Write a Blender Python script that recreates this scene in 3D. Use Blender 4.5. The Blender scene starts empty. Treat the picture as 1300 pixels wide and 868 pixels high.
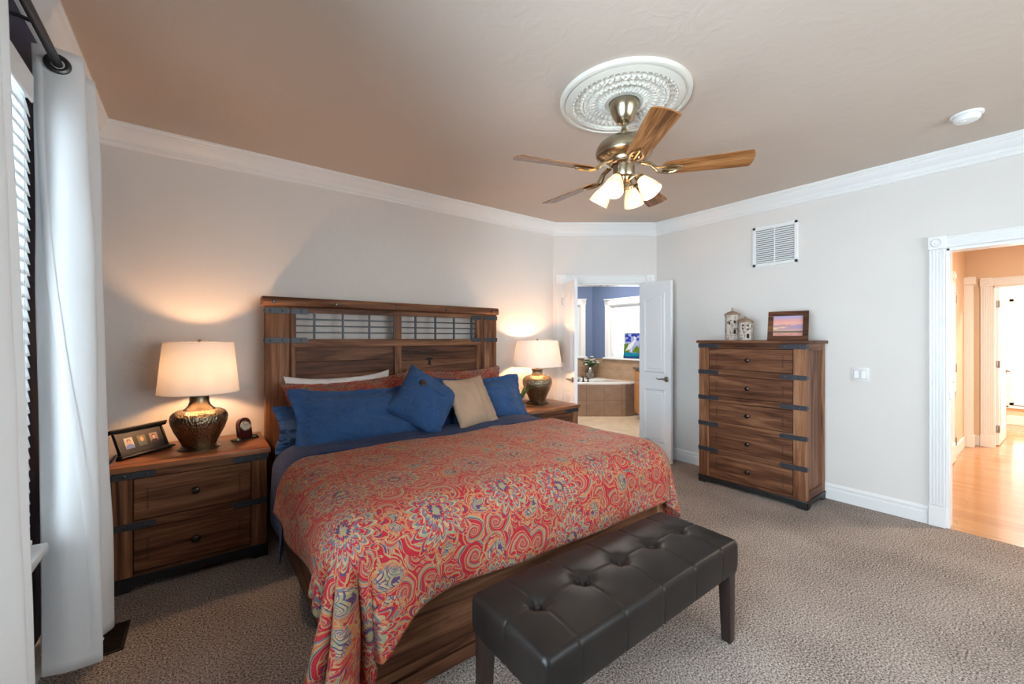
import bpy, bmesh, math, random
from math import sin, cos, pi, radians, sqrt, atan2, hypot, exp
from mathutils import Vector, Matrix, noise

random.seed(7)
SC = bpy.context.scene
COL = SC.collection

# ------------------------------------------------------------------ camera
EYE = 1.38                       # eye height
YAW = radians(-37.2)             # the optical axis, seen from above
F_PX = 524.0                     # focal length in pixels of a 1300 px wide frame
cam_data = bpy.data.cameras.new('camera')
cam_data.sensor_fit = 'HORIZONTAL'
cam_data.sensor_width = 36.0
cam_data.lens = 36.0 * F_PX / 1300.0
cam_data.shift_y = -4.5 / 1300.0
cam_data.clip_start = 0.05
cam = bpy.data.objects.new('camera', cam_data)
COL.objects.link(cam)
cam.location = (0, 0, EYE)
cam.rotation_euler = (pi / 2, 0, YAW)
SC.camera = cam

# ------------------------------------------------------------------ view
SC.view_settings.view_transform = 'Standard'
SC.view_settings.look = 'None'
SC.view_settings.gamma = 1.0
SC.view_settings.use_curve_mapping = False
SC.view_settings.exposure = 0.75
try:
    SC.cycles.max_bounces = 9
    SC.cycles.diffuse_bounces = 6
    SC.cycles.glossy_bounces = 4
    SC.cycles.transmission_bounces = 6
    SC.cycles.transparent_max_bounces = 10
    SC.cycles.caustics_reflective = False
    SC.cycles.caustics_refractive = False
    SC.cycles.sample_clamp_indirect = 6.0
except Exception:
    pass

# ------------------------------------------------------------------ daylight
world = bpy.data.worlds.new('sky')
SC.world = world
world.use_nodes = True
wn = world.node_tree
wn.nodes.clear()
w_out = wn.nodes.new('ShaderNodeOutputWorld')
w_bg = wn.nodes.new('ShaderNodeBackground')
w_bg.inputs['Color'].default_value = (0.80, 0.90, 1.0, 1)
w_bg.inputs['Strength'].default_value = 2.6
wn.links.new(w_bg.outputs[0], w_out.inputs[0])


def area_light(name, loc, direction, sx, sy, watts, color, spread=180):
    l = bpy.data.lights.new(name, 'AREA')
    l.shape = 'RECTANGLE'
    l.size = sx
    l.size_y = sy
    l.energy = watts
    l.color = color
    l.spread = radians(spread)
    o = bpy.data.objects.new(name, l)
    COL.objects.link(o)
    o.location = loc
    o.rotation_euler = Vector(direction).to_track_quat('-Z', 'Y').to_euler()
    return o


W_LEFT, W_REAR, W_BATH, W_HALL, W_HALLWIN = 180.0, 38.0, 14.0, 52.0, 60.0
LAMP_E, FAN_E = 330.0, 85.0
# daylight through the left window, the windows of the rear wall, the bathroom and the far hall room
area_light('daylight_left_window', (-0.86, 0.85, 1.46), (1, 0, 0), 2.7, 1.66, W_LEFT, (0.68, 0.83, 1.0))
area_light('daylight_rear_window', (2.3, -2.60, 1.45), (0, 1, 0), 2.9, 1.9, W_REAR, (0.92, 0.95, 1.0))
area_light('daylight_hall_window', (10.75, -0.35, 1.25), (-1, 0, -0.1), 1.6, 2.0, W_HALLWIN, (1.0, 0.98, 0.93))
area_light('hall_fill_light', (6.0, -0.9, 2.70), (0, 0, -1), 0.5, 0.5, W_HALL, (1.0, 0.87, 0.70))  # added fill at the hall ceiling, out of view, no fixture
area_light('study_fill_light', (9.2, -0.6, 2.70), (0, 0, -1), 0.5, 0.5, W_HALL * 1.7, (1.0, 0.96, 0.90))  # added fill to brighten the far room and its window, no fixture
area_light('bathroom_fill_light', (5.35, 4.75, 2.70), (0, 0, -1), 0.6, 0.6, 24.0, (1.0, 0.95, 0.88))  # unseen fill added to light the bathroom, no fixture modelled


# ------------------------------------------------------------------ helpers: names and links
def tag(o, label=None, cat=None, group=None, kind=None):
    if label:
        o['label'] = label
    if cat:
        o['category'] = cat
    if group:
        o['group'] = group
    if kind:
        o['kind'] = kind
    return o


def thing(name, label, cat, loc=(0, 0, 0), rz=0.0, group=None):
    o = bpy.data.objects.new(name, None)
    o.empty_display_size = 0.1
    COL.objects.link(o)
    o.location = loc
    o.rotation_euler = (0, 0, rz)
    return tag(o, label, cat, group)


def copy_tree(o, parent=None):
    c = o.copy()
    COL.objects.link(c)
    c.parent = parent
    for ch in list(o.children):
        copy_tree(ch, c)
    return c


def box_bm(x0, x1, y0, y1, z0, z1, bevel=0.0, seg=2):
    b = bmesh.new()
    vs = [b.verts.new(p) for p in ((x0, y0, z0), (x1, y0, z0), (x1, y1, z0), (x0, y1, z0),
                                   (x0, y0, z1), (x1, y0, z1), (x1, y1, z1), (x0, y1, z1))]
    for f in ((3, 2, 1, 0), (4, 5, 6, 7), (0, 1, 5, 4), (1, 2, 6, 5), (2, 3, 7, 6), (3, 0, 4, 7)):
        b.faces.new([vs[i] for i in f])
    if bevel > 0:
        bmesh.ops.bevel(b, geom=list(b.edges), offset=bevel, segments=seg, profile=0.5, affect='EDGES')
    return b


class MB:
    """collects shapes and links them as ONE mesh object"""

    def __init__(self):
        self.bm = bmesh.new()
        self.uv = self.bm.loops.layers.uv.new('UVMap')

    def add(self, other, M=None, mi=0):
        vm = {}
        for v in other.verts:
            vm[v] = self.bm.verts.new(M @ v.co if M is not None else v.co)
        ouv = other.loops.layers.uv.active
        for f in other.faces:
            try:
                nf = self.bm.faces.new([vm[v] for v in f.verts])
            except ValueError:
                continue
            nf.material_index = mi
            if ouv:
                for l0, l1 in zip(f.loops, nf.loops):
                    l1[self.uv].uv = l0[ouv].uv
        other.free()
        return self

    def box(self, x0, x1, y0, y1, z0, z1, bevel=0.0, seg=2, M=None, mi=0):
        return self.add(box_bm(min(x0, x1), max(x0, x1), min(y0, y1), max(y0, y1), min(z0, z1), max(z0, z1), bevel, seg), M, mi)

    def prism(self, poly, d0, d1, plane='XY', bevel=0.0, M=None, mi=0):
        """poly extruded along the remaining axis from d0 to d1"""
        b = bmesh.new()

        def P(p, d):
            if plane == 'XY':
                return (p[0], p[1], d)
            if plane == 'XZ':
                return (p[0], d, p[1])
            return (d, p[0], p[1])
        lo = [b.verts.new(P(p, d0)) for p in poly]
        hi = [b.verts.new(P(p, d1)) for p in poly]
        n = len(poly)
        b.faces.new(list(reversed(lo)))
        b.faces.new(hi)
        for i in range(n):
            b.faces.new((lo[i], lo[(i + 1) % n], hi[(i + 1) % n], hi[i]))
        bmesh.ops.recalc_face_normals(b, faces=list(b.faces))
        if bevel > 0:
            bmesh.ops.bevel(b, geom=list(b.edges), offset=bevel, segments=1, profile=0.5, affect='EDGES')
        return self.add(b, M, mi)

    def lathe(self, prof, n=32, M=None, mi=0, cap0=False, cap1=False):
        b = bmesh.new()
        rings = []
        for r, z in prof:
            if r < 1e-6:
                rings.append([b.verts.new((0, 0, z))])
            else:
                rings.append([b.verts.new((r * cos(2 * pi * k / n), r * sin(2 * pi * k / n), z)) for k in range(n)])
        for A, B in zip(rings, rings[1:]):
            for k in range(n):
                a0, a1 = A[k % len(A)], A[(k + 1) % len(A)]
                b0, b1 = B[k % len(B)], B[(k + 1) % len(B)]
                q = []
                for v in (a0, a1, b1, b0):
                    if v not in q:
                        q.append(v)
                if len(q) >= 3:
                    b.faces.new(q)
        if cap0 and len(rings[0]) > 1:
            b.faces.new(list(reversed(rings[0])))
        if cap1 and len(rings[-1]) > 1:
            b.faces.new(rings[-1])
        bmesh.ops.recalc_face_normals(b, faces=list(b.faces))
        return self.add(b, M, mi)

    def tube(self, pts, r, n=10, M=None, mi=0, closed=False, rs=None):
        b = bmesh.new()
        pts = [Vector(p) for p in pts]
        m = len(pts)
        rings = []
        up = None
        for i, p in enumerate(pts):
            if closed:
                t = (pts[(i + 1) % m] - pts[i - 1]).normalized()
            else:
                t = (pts[min(i + 1, m - 1)] - pts[max(i - 1, 0)]).normalized()
            if up is None:
                up = Vector((0, 0, 1)) if abs(t.z) < 0.9 else Vector((1, 0, 0))
            s = t.cross(up).normalized()
            up = s.cross(t).normalized()
            rr = rs[i] if rs else r
            rings.append([b.verts.new(p + s * (rr * cos(2 * pi * k / n)) + up * (rr * sin(2 * pi * k / n))) for k in range(n)])
        last = m if closed else m - 1
        for i in range(last):
            A, B = rings[i], rings[(i + 1) % m]
            for k in range(n):
                b.faces.new((A[k], A[(k + 1) % n], B[(k + 1) % n], B[k]))
        if not closed:
            b.faces.new(list(reversed(rings[0])))
            b.faces.new(rings[-1])
        bmesh.ops.recalc_face_normals(b, faces=list(b.faces))
        return self.add(b, M, mi)

    def ball(self, c, r, n=12, sz=1.0, M=None, mi=0):
        prof = [(r * sin(pi * k / (n // 2)), -r * sz * cos(pi * k / (n // 2))) for k in range(n // 2 + 1)]
        prof[0] = (0, -r * sz)
        prof[-1] = (0, r * sz)
        T = Matrix.Translation(c)
        return self.lathe(prof, n, (M @ T) if M is not None else T, mi)

    def grid(self, fn, nu, nv, M=None, mi=0, uvfn=None, wrap=False):
        b = bmesh.new()
        uvl = b.loops.layers.uv.new('UVMap')
        V = [[b.verts.new(fn(i / nu, j / nv)) for i in range(nu if wrap else nu + 1)] for j in range(nv + 1)]
        for j in range(nv):
            for i in range(nu):
                i2 = (i + 1) % nu if wrap else i + 1
                f = b.faces.new((V[j][i], V[j][i2], V[j + 1][i2], V[j + 1][i]))
                for l, (a, c) in zip(f.loops, ((i, j), (i + 1, j), (i + 1, j + 1), (i, j + 1))):
                    l[uvl].uv = uvfn(a / nu, c / nv) if uvfn else (a / nu, c / nv)
        return self.add(b, M, mi)

    def build(self, name, mat, parent=None, loc=None, angle=35, smooth=True):
        me = bpy.data.meshes.new(name)
        self.bm.to_mesh(me)
        self.bm.free()
        for m in (mat if isinstance(mat, (list, tuple)) else [mat]):
            me.materials.append(m)
        if smooth:
            for p in me.polygons:
                p.use_smooth = True
            me.set_sharp_from_angle(angle=radians(angle))
        o = bpy.data.objects.new(name, me)
        COL.objects.link(o)
        if parent is not None:
            o.parent = parent
        if loc is not None:
            o.location = loc
        return o


def pieces(name, mat, parent, boxes, bevel=0.002, seg=1):
    """each box a part of its own"""
    return [MB().box(*b, bevel, seg).build(name, mat, parent) for b in boxes]


def struct(name, mb, mat, label, loc=None, angle=35):
    return tag(mb.build(name, mat, None, loc, angle), label, name.split('_')[0], None, 'structure')


def T(x=0, y=0, z=0, rz=0, rx=0, ry=0):
    return Matrix.Translation((x, y, z)) @ Matrix.Rotation(rz, 4, 'Z') @ Matrix.Rotation(ry, 4, 'Y') @ Matrix.Rotation(rx, 4, 'X')


def C(cx, cz, z=0.0):
    """a point given across and along the optical axis, as a point of the room"""
    return Vector((cos(YAW) * cx - sin(YAW) * cz, sin(YAW) * cx + cos(YAW) * cz, z))


def n3(x, y, z, s=1.0):
    return noise.noise(Vector((x * s, y * s, z * s)))


def sstep(a, b, x):
    t = max(0.0, min(1.0, (x - a) / (b - a)))
    return t * t * (3 - 2 * t)


# ------------------------------------------------------------------ materials
class X:
    """a value in a node tree, with arithmetic"""

    def __init__(self, nt, s):
        self.nt, self.s = nt, s

    def m(self, op, *a):
        n = self.nt.nodes.new('ShaderNodeMath')
        n.operation = op
        for i, v in enumerate((self,) + a):
            if isinstance(v, X):
                self.nt.links.new(v.s, n.inputs[i])
            else:
                n.inputs[i].default_value = v
        return X(self.nt, n.outputs[0])

    def __add__(self, o): return self.m('ADD', o)
    def __sub__(self, o): return self.m('SUBTRACT', o)
    def __mul__(self, o): return self.m('MULTIPLY', o)
    def __truediv__(self, o): return self.m('DIVIDE', o)
    def fract(self): return self.m('FRACT')
    def lt(self, o): return self.m('LESS_THAN', o)
    def gt(self, o): return self.m('GREATER_THAN', o)
    def cosine(self): return self.m('COSINE')
    def sine(self): return self.m('SINE')
    def abs(self): return self.m('ABSOLUTE')
    def log(self): return self.m('LOGARITHM', 2.718)


class Mat:
    def __init__(self, name, rough=0.5, metal=0.0, color=(0.5, 0.5, 0.5), spec=0.5):
        self.mat = bpy.data.materials.new(name)
        self.mat.use_nodes = True
        self.nt = self.mat.node_tree
        self.b = self.nt.nodes['Principled BSDF']
        self.b.inputs['Roughness'].default_value = rough
        self.b.inputs['Metallic'].default_value = metal
        self.b.inputs['Base Color'].default_value = (*color, 1)
        self.b.inputs['Specular IOR Level'].default_value = spec
        self._tc = None

    def node(self, t): return self.nt.nodes.new(t)

    def link(self, a, b): self.nt.links.new(a.s if isinstance(a, X) else a, b)

    def coord(self, which='Object'):
        if self._tc is None:
            self._tc = self.node('ShaderNodeTexCoord')
        return self._tc.outputs[which]

    def mapping(self, scale=(1, 1, 1), which='Object', rot=(0, 0, 0), loc=(0, 0, 0), src=None):
        n = self.node('ShaderNodeMapping')
        n.inputs['Scale'].default_value = scale
        n.inputs['Rotation'].default_value = rot
        n.inputs['Location'].default_value = loc
        self.link(src if src is not None else self.coord(which), n.inputs['Vector'])
        return n.outputs['Vector']

    def noise(self, vec, scale=5, detail=3, rough=0.5, dist=0.0, out='Fac'):
        n = self.node('ShaderNodeTexNoise')
        n.inputs['Scale'].default_value = scale
        n.inputs['Detail'].default_value = detail
        n.inputs['Roughness'].default_value = rough
        n.inputs['Distortion'].default_value = dist
        self.link(vec, n.inputs['Vector'])
        return n.outputs[out]

    def voronoi(self, vec, scale=5, rand=1.0, feature='F1'):
        n = self.node('ShaderNodeTexVoronoi')
        n.feature = feature
        n.inputs['Scale'].default_value = scale
        n.inputs['Randomness'].default_value = rand
        self.link(vec, n.inputs['Vector'])
        return n

    def ramp(self, fac, stops, interp='LINEAR'):
        n = self.node('ShaderNodeValToRGB')
        n.color_ramp.interpolation = interp
        el = n.color_ramp.elements
        while len(el) > 1:
            el.remove(el[-1])
        el[0].position = stops[0][0]
        el[0].color = (*stops[0][1], 1)
        for p, c in stops[1:]:
            e = el.new(p)
            e.color = (*c, 1)
        self.link(fac, n.inputs['Fac'])
        return n.outputs['Color']

    def mix(self, fac, a, b, mode='MIX'):
        n = self.node('ShaderNodeMix')
        n.data_type = 'RGBA'
        n.blend_type = mode
        for v, k in ((fac, 0), (a, 6), (b, 7)):
            if isinstance(v, (int, float)):
                n.inputs[k].default_value = v
            elif isinstance(v, tuple):
                n.inputs[k].default_value = (*v, 1)
            else:
                self.link(v, n.inputs[k])
        return n.outputs[2]

    def color(self, c):
        self.link(c, self.b.inputs['Base Color'])
        return self

    def bump(self, h, strength=0.2, dist=0.01):
        n = self.node('ShaderNodeBump')
        n.inputs['Strength'].default_value = strength
        n.inputs['Distance'].default_value = dist
        self.link(h, n.inputs['Height'])
        self.link(n.outputs['Normal'], self.b.inputs['Normal'])
        return self

    def out(self):
        return self.nt.nodes['Material Output']


def plain(name, color, rough=0.5, metal=0.0, bump=0.0, bscale=200, var=0.0, spec=0.5):
    M = Mat(name, rough, metal, color, spec)
    if var:
        f = M.noise(M.coord(), 4, 4)
        lo = tuple(c * (1 - var) for c in color)
        hi = tuple(min(1, c * (1 + var)) for c in color)
        M.color(M.ramp(f, [(0.3, lo), (0.7, hi)]))
    if bump:
        M.bump(M.noise(M.coord(), bscale, 3), bump, 0.002)
    return M.mat


def paint(name, color, rough=0.6):
    """wall paint over a hand-trowelled texture"""
    M = Mat(name, rough, 0, color, 0.3)
    a = M.noise(M.coord(), 9, 5, 0.55, 0.8)
    r = M.ramp(a, [(0.45, (0, 0, 0)), (0.6, (1, 1, 1))])
    M.bump(r, 0.16, 0.004)
    f = M.noise(M.coord(), 1.3, 2)
    M.color(M.ramp(f, [(0.3, tuple(c * 0.97 for c in color)), (0.7, tuple(min(1, c * 1.02) for c in color))]))
    return M.mat


def wood(name, axis, stops, rough=0.48, across=11.0, along=0.9, fine=0.35, bump=0.08):
    M = Mat(name, rough, spec=0.18)
    geo = M.node('ShaderNodeNewGeometry')
    info = M.node('ShaderNodeObjectInfo')
    isl = X(M.nt, geo.outputs['Random Per Island'])
    rnd = X(M.nt, info.outputs['Random'])
    off = (isl * 37.0) + (rnd * 11.0)
    cmb = M.node('ShaderNodeCombineXYZ')
    for k in range(3):
        M.link(off, cmb.inputs[k])
    add = M.node('ShaderNodeVectorMath')
    add.operation = 'ADD'
    M.link(M.coord(), add.inputs[0])
    M.link(cmb.outputs[0], add.inputs[1])
    sc = [across] * 3
    sc['XYZ'.index(axis)] = along
    v = M.mapping(tuple(sc), src=add.outputs[0])
    g = M.noise(v, 1.0, 5, 0.6, 1.6)
    sc2 = [across * 9] * 3
    sc2['XYZ'.index(axis)] = along * 4
    g2 = M.noise(M.mapping(tuple(sc2), src=add.outputs[0]), 1.0, 3, 0.6, 0.3)
    fac = X(M.nt, g) + ((X(M.nt, g2) - 0.5) * fine) + ((isl - 0.5) * 0.15)
    M.color(M.ramp(fac, stops))
    M.bump(g2, bump, 0.003)
    return M.mat


WAL = [(0.30, (0.028, 0.010, 0.005)), (0.44, (0.082, 0.031, 0.015)), (0.56, (0.140, 0.056, 0.027)), (0.72, (0.235, 0.108, 0.055))]
WAL2 = [(0.30, (0.048, 0.017, 0.008)), (0.45, (0.130, 0.051, 0.024)), (0.57, (0.215, 0.091, 0.043)), (0.72, (0.330, 0.160, 0.080))]
TOPW = [(0.30, (0.09, 0.028, 0.012)), (0.45, (0.20, 0.070, 0.030)), (0.58, (0.30, 0.12, 0.055)), (0.72, (0.42, 0.19, 0.09))]
m_wx = wood('walnut_grain_x', 'X', WAL)
m_wy = wood('walnut_grain_y', 'Y', WAL)
m_wz = wood('walnut_grain_z', 'Z', WAL2)
m_whx = wood('walnut_headboard_rails', 'X', WAL2)
m_topx = wood('red_walnut_top_x', 'X', TOPW, rough=0.28)
m_topy = wood('walnut_top_y', 'Y', WAL, rough=0.35)
m_iron = plain('black_iron', (0.042, 0.044, 0.052), 0.42, 0.35, 0.25, 60)
m_rivet = plain('iron_rivet', (0.07, 0.065, 0.062), 0.32, 0.8)
m_black = plain('black_stained_wood', (0.012, 0.011, 0.011), 0.45, 0, 0.1, 40)
m_gap = plain('dark_shade_and_inlay', (0.014, 0.008, 0.006), 0.8)  # painted shade in gaps and duct; real colour of inlay, burns, cord
m_knob = plain('dark_bronze', (0.055, 0.040, 0.032), 0.28, 0.85)
m_trim = plain('white_gloss_trim', (0.80, 0.79, 0.77), 0.35)
m_door = plain('white_door_paint', (0.80, 0.80, 0.80), 0.4)
m_wall = paint('warm_white_wall', (0.73, 0.685, 0.64))
m_ceil = paint('tan_ceiling', (0.575, 0.485, 0.41))
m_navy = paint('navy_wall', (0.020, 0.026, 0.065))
m_bath = paint('denim_blue_bath_wall', (0.13, 0.175, 0.29))
m_peach = paint('peach_hall_wall', (0.72, 0.55, 0.385))
m_hallc = paint('hall_ceiling_paint', (0.75, 0.60, 0.45))
m_whitep = plain('white_plastic', (0.83, 0.83, 0.81), 0.4)
m_nickel = plain('brushed_bronze_nickel', (0.30, 0.25, 0.20), 0.3, 1.0)
m_brass = plain('antique_brass', (0.42, 0.35, 0.24), 0.26, 1.0)
m_bright_brass = plain('polished_antique_brass', (0.55, 0.42, 0.24), 0.18, 1.0)


def make_carpet():
    M = Mat('speckled_carpet', 0.95, 0, spec=0.1)
    a = M.noise(M.coord(), 125, 4, 0.8)
    b = M.noise(M.coord(), 2.2, 3, 0.5)
    f = X(M.nt, a) + ((X(M.nt, b) - 0.5) * 0.10)
    M.color(M.ramp(f, [(0.415, (0.045, 0.035, 0.031)), (0.47, (0.25, 0.20, 0.17)), (0.54, (0.385, 0.318, 0.276)), (0.62, (0.62, 0.54, 0.49))]))
    M.bump(a, 0.4, 0.006)
    return M.mat


m_carpet = make_carpet()


def make_planks():
    M = Mat('honey_oak_planks', 0.16)
    v = M.mapping((1, 1, 1), rot=(0, 0, pi / 2))
    br = M.node('ShaderNodeTexBrick')
    br.inputs['Scale'].default_value = 1.0
    br.inputs['Mortar Size'].default_value = 0.0015
    br.inputs['Brick Width'].default_value = 0.9
    br.inputs['Row Height'].default_value = 0.075
    br.inputs['Color1'].default_value = (0.50, 0.26, 0.105, 1)
    br.inputs['Color2'].default_value = (0.36, 0.165, 0.060, 1)
    br.inputs['Mortar'].default_value = (0.16, 0.08, 0.03, 1)
    M.link(v, br.inputs['Vector'])
    g = M.noise(M.mapping((40, 2, 1)), 1.0, 4, 0.6, 0.5)
    M.color(M.mix(0.45, br.outputs['Color'], M.ramp(g, [(0.3, (0.34, 0.16, 0.06)), (0.7, (0.62, 0.35, 0.16))])))
    return M.mat


m_planks = make_planks()


def make_tile(name, c1, c2, grout, w, h, which='Object', rot=(0, 0, 0), rough=0.35, loc=(0, 0, 0)):
    M = Mat(name, rough)
    br = M.node('ShaderNodeTexBrick')
    br.offset = 0.0
    br.inputs['Scale'].default_value = 1.0
    br.inputs['Mortar Size'].default_value = 0.006
    br.inputs['Brick Width'].default_value = w
    br.inputs['Row Height'].default_value = h
    br.inputs['Color1'].default_value = (*c1, 1)
    br.inputs['Color2'].default_value = (*c2, 1)
    br.inputs['Mortar'].default_value = (*grout, 1)
    M.link(M.mapping((1, 1, 1), which, rot, loc), br.inputs['Vector'])
    g = M.noise(M.coord(), 7, 5, 0.65, 0.4)
    M.color(M.mix(0.6, br.outputs['Color'], M.ramp(g, [(0.3, tuple(c * 0.75 for c in c1)), (0.7, tuple(min(1, c * 1.3) for c in c1))]), 'MULTIPLY'))
    M.color(M.mix(0.5, br.outputs['Color'], M.ramp(g, [(0.3, tuple(c * 0.72 for c in c1)), (0.7, tuple(min(1, c * 1.28) for c in c1))])))
    return M.mat


m_tubtile = make_tile('brown_travertine_tub_tile', (0.31, 0.20, 0.13), (0.28, 0.175, 0.115), (0.13, 0.08, 0.055), 0.316, 0.285, 'UV')
m_walltile = make_tile('travertine_wall_tile', (0.46, 0.29, 0.17), (0.30, 0.19, 0.12), (0.17, 0.11, 0.07), 0.316, 0.16, 'UV')
m_floortile = make_tile('beige_floor_tile', (0.70, 0.54, 0.37), (0.64, 0.49, 0.33), (0.50, 0.39, 0.28), 0.40, 0.40)


def fabric(name, c, var=0.12, bump=0.25, scale=420, rough=0.85, sheen=0.08, wr=0.0):
    M = Mat(name, rough, 0, c, 0.2)
    f = M.noise(M.coord(), 6, 4)
    M.color(M.ramp(f, [(0.3, tuple(x * (1 - var) for x in c)), (0.7, tuple(min(1, x * (1 + var)) for x in c))]))
    h = X(M.nt, M.noise(M.coord(), scale, 2))
    if wr:
        h = (h * 0.15) + (X(M.nt, M.noise(M.coord(), 16, 4, 0.6, 1.2)) * wr)
        M.bump(h, 0.9, 0.03)
    else:
        M.bump(h, bump, 0.002)
    M.b.inputs['Sheen Weight'].default_value = sheen
    return M.mat


m_blue = fabric('blue_linen', (0.030, 0.085, 0.215), wr=1.0)
m_bluedk = fabric('navy_cotton_sheet', (0.026, 0.044, 0.120), wr=0.5)
m_fitted = fabric('dusk_blue_fitted_sheet', (0.090, 0.075, 0.125), wr=0.5)
m_tan = fabric('tan_suede', (0.41, 0.275, 0.185), rough=0.95)
m_tan2 = fabric('tan_corded_band', (0.36, 0.25, 0.15), rough=0.95)
m_whitef = fabric('white_cotton', (0.80, 0.78, 0.77))


def make_paisley(name, warp_src='UV', big=1.0):
    M = Mat(name, 0.6, 0, spec=0.12)
    nt = M.nt
    uv = M.coord(warp_src)
    wv = M.noise(uv, 7, 2, 0.5, 0, 'Color')
    vm = M.node('ShaderNodeVectorMath')
    vm.operation = 'MULTIPLY_ADD'
    M.link(wv, vm.inputs[0])
    vm.inputs[1].default_value = (0.07, 0.07, 0.0)
    M.link(uv, vm.inputs[2])
    p = vm.outputs[0]

    def cell(scale, rand):
        v = M.voronoi(p, scale, rand)
        v.voronoi_dimensions = '2D'
        sub = M.node('ShaderNodeVectorMath')
        sub.operation = 'SUBTRACT'
        M.link(p, sub.inputs[0])
        M.link(v.outputs['Position'], sub.inputs[1])
        sep = M.node('ShaderNodeSeparateXYZ')
        M.link(sub.outputs[0], sep.inputs[0])
        sc = M.node('ShaderNodeSeparateColor')
        M.link(v.outputs['Color'], sc.inputs[0])
        x, y = X(nt, sep.outputs[0]), X(nt, sep.outputs[1])
        r = X(nt, v.outputs['Distance']) / scale if False else (x * x + y * y).m('SQRT')
        th = y.m('ARCTAN2', x)
        return r, th, X(nt, sc.outputs[0]), X(nt, sc.outputs[1])
    crim, red = (0.330, 0.003, 0.020), (0.360, 0.010, 0.020)
    gold, tan = (0.330, 0.200, 0.085), (0.370, 0.235, 0.120)
    orange, sage = (0.430, 0.105, 0.042), (0.200, 0.205, 0.120)
    plum, slate = (0.055, 0.026, 0.085), (0.100, 0.105, 0.135)
    # middle scale scrolls: a spiral round each cell's centre, cut into coloured bands
    r, th, c1, c2 = cell(7.5 * big, 0.75)
    sp = ((th * 0.1592) + ((r + 0.004).log() * 1.15) + c1).fract()
    scroll = M.ramp(sp, [(0.0, gold), (0.05, crim), (0.36, crim), (0.37, gold), (0.41, plum), (0.48, sage), (0.55, gold), (0.59, orange), (0.69, tan), (0.74, slate), (0.80, red), (0.95, orange)], 'CONSTANT')
    # small scrolls and leaves
    r2, th2, d1, d2 = cell(17 * big, 0.9)
    sp2 = ((th2 * 0.3183) + ((r2 + 0.003).log() * 0.9) + d1).fract()
    leaf = M.ramp(sp2, [(0.0, crim), (0.36, gold), (0.42, crim), (0.60, gold), (0.65, slate), (0.74, tan), (0.80, orange), (0.93, gold)], 'CONSTANT')
    # ground: crimson with scrolls where the cell allows it
    ring = r * (7.5 * big)
    base = M.mix(ring.gt(0.56), scroll, leaf)
    # large medallions: petalled flowers in nested outlines
    r3, th3, e1, e2 = cell(3.1 * big, 0.35)
    pet = r3 * (3.1 * big) / (((th3 * 9.0 + (e1 * 6.0)).cosine().abs() * 0.30) + 0.72)
    med = M.ramp(pet, [(0.0, sage), (0.05, plum), (0.10, gold), (0.14, slate), (0.19, crim), (0.235, gold), (0.255, slate), (0.30, tan), (0.335, red), (0.37, gold), (0.385, plum), (0.41, crim), (0.455, gold)], 'CONSTANT')
    med = M.mix((sp2.lt(0.3)), med, M.ramp(pet, [(0.0, gold), (0.07, crim), (0.15, tan), (0.23, crim), (0.29, sage), (0.37, orange), (0.43, gold)], 'CONSTANT'))
    col = M.mix(pet.lt(0.47), base, med)
    # teardrop paisleys between the medallions
    r4, th4, f1, f2 = cell(4.6 * big, 0.9)
    tt = th4 + (f1 * 6.283)
    drop = r4 * (4.6 * big) / (((tt * 0.5).cosine().abs().m('POWER', 2.2) * 0.42) + 0.10)
    drop = drop + ((sp2 - 0.5) * 0.16)
    teard = M.ramp(drop, [(0.0, plum), (0.13, gold), (0.2, sage), (0.33, tan), (0.42, slate), (0.52, orange), (0.62, gold), (0.70, crim), (0.79, gold), (0.86, crim)], 'CONSTANT')
    teard = M.mix(((sp2 * 3.0).fract()).lt(0.3) * drop.gt(0.12), teard, M.ramp(drop, [(0.0, plum), (0.3, plum), (0.45, gold), (0.65, crim), (0.8, tan)], 'CONSTANT'))
    col = M.mix((drop.lt(0.9)) * (pet.gt(0.50)), col, teard)
    n = M.noise(uv, 260, 2)
    col = M.mix(0.07, col, M.ramp(n, [(0.35, (0.06, 0.04, 0.035)), (0.65, (0.52, 0.30, 0.18))]))
    M.color(col)
    h = (X(nt, M.noise(uv, 12, 4, 0.6, 0.8)) * 1.0) + (X(nt, n) * 0.05)
    M.bump(h, 0.35, 0.02)
    M.b.inputs['Sheen Weight'].default_value = 0.22
    M.b.inputs['Sheen Roughness'].default_value = 0.4
    M.b.inputs['Sheen Tint'].default_value = (1.0, 0.5, 0.3, 1)
    return M.mat


m_paisley = make_paisley('paisley_brocade')


def make_leather():
    M = Mat('espresso_leather', 0.38, 0, (0.022, 0.019, 0.018), 0.24)
    v = M.voronoi(M.coord(), 320)
    f = M.noise(M.coord(), 5, 3)
    M.color(M.ramp(f, [(0.3, (0.009, 0.007, 0.006)), (0.7, (0.017, 0.013, 0.011))]))
    M.bump(v.outputs['Distance'], 0.12, 0.001)
    return M.mat


m_leather = make_leather()
m_benchleg = plain('espresso_wood', (0.022, 0.012, 0.009), 0.35)


def sheet_mat(name, c, trans=0.35, rough=0.9, tint=None):
    """thin cloth or frosted glass that lets light through"""
    M = Mat(name, rough, 0, c, 0.2)
    t = M.node('ShaderNodeBsdfTranslucent')
    t.inputs['Color'].default_value = (*(tint or c), 1)
    mx = M.node('ShaderNodeMixShader')
    mx.inputs[0].default_value = trans
    M.link(M.b.outputs[0], mx.inputs[1])
    M.link(t.outputs[0], mx.inputs[2])
    M.link(mx.outputs[0], M.out().inputs['Surface'])
    return M


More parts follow.
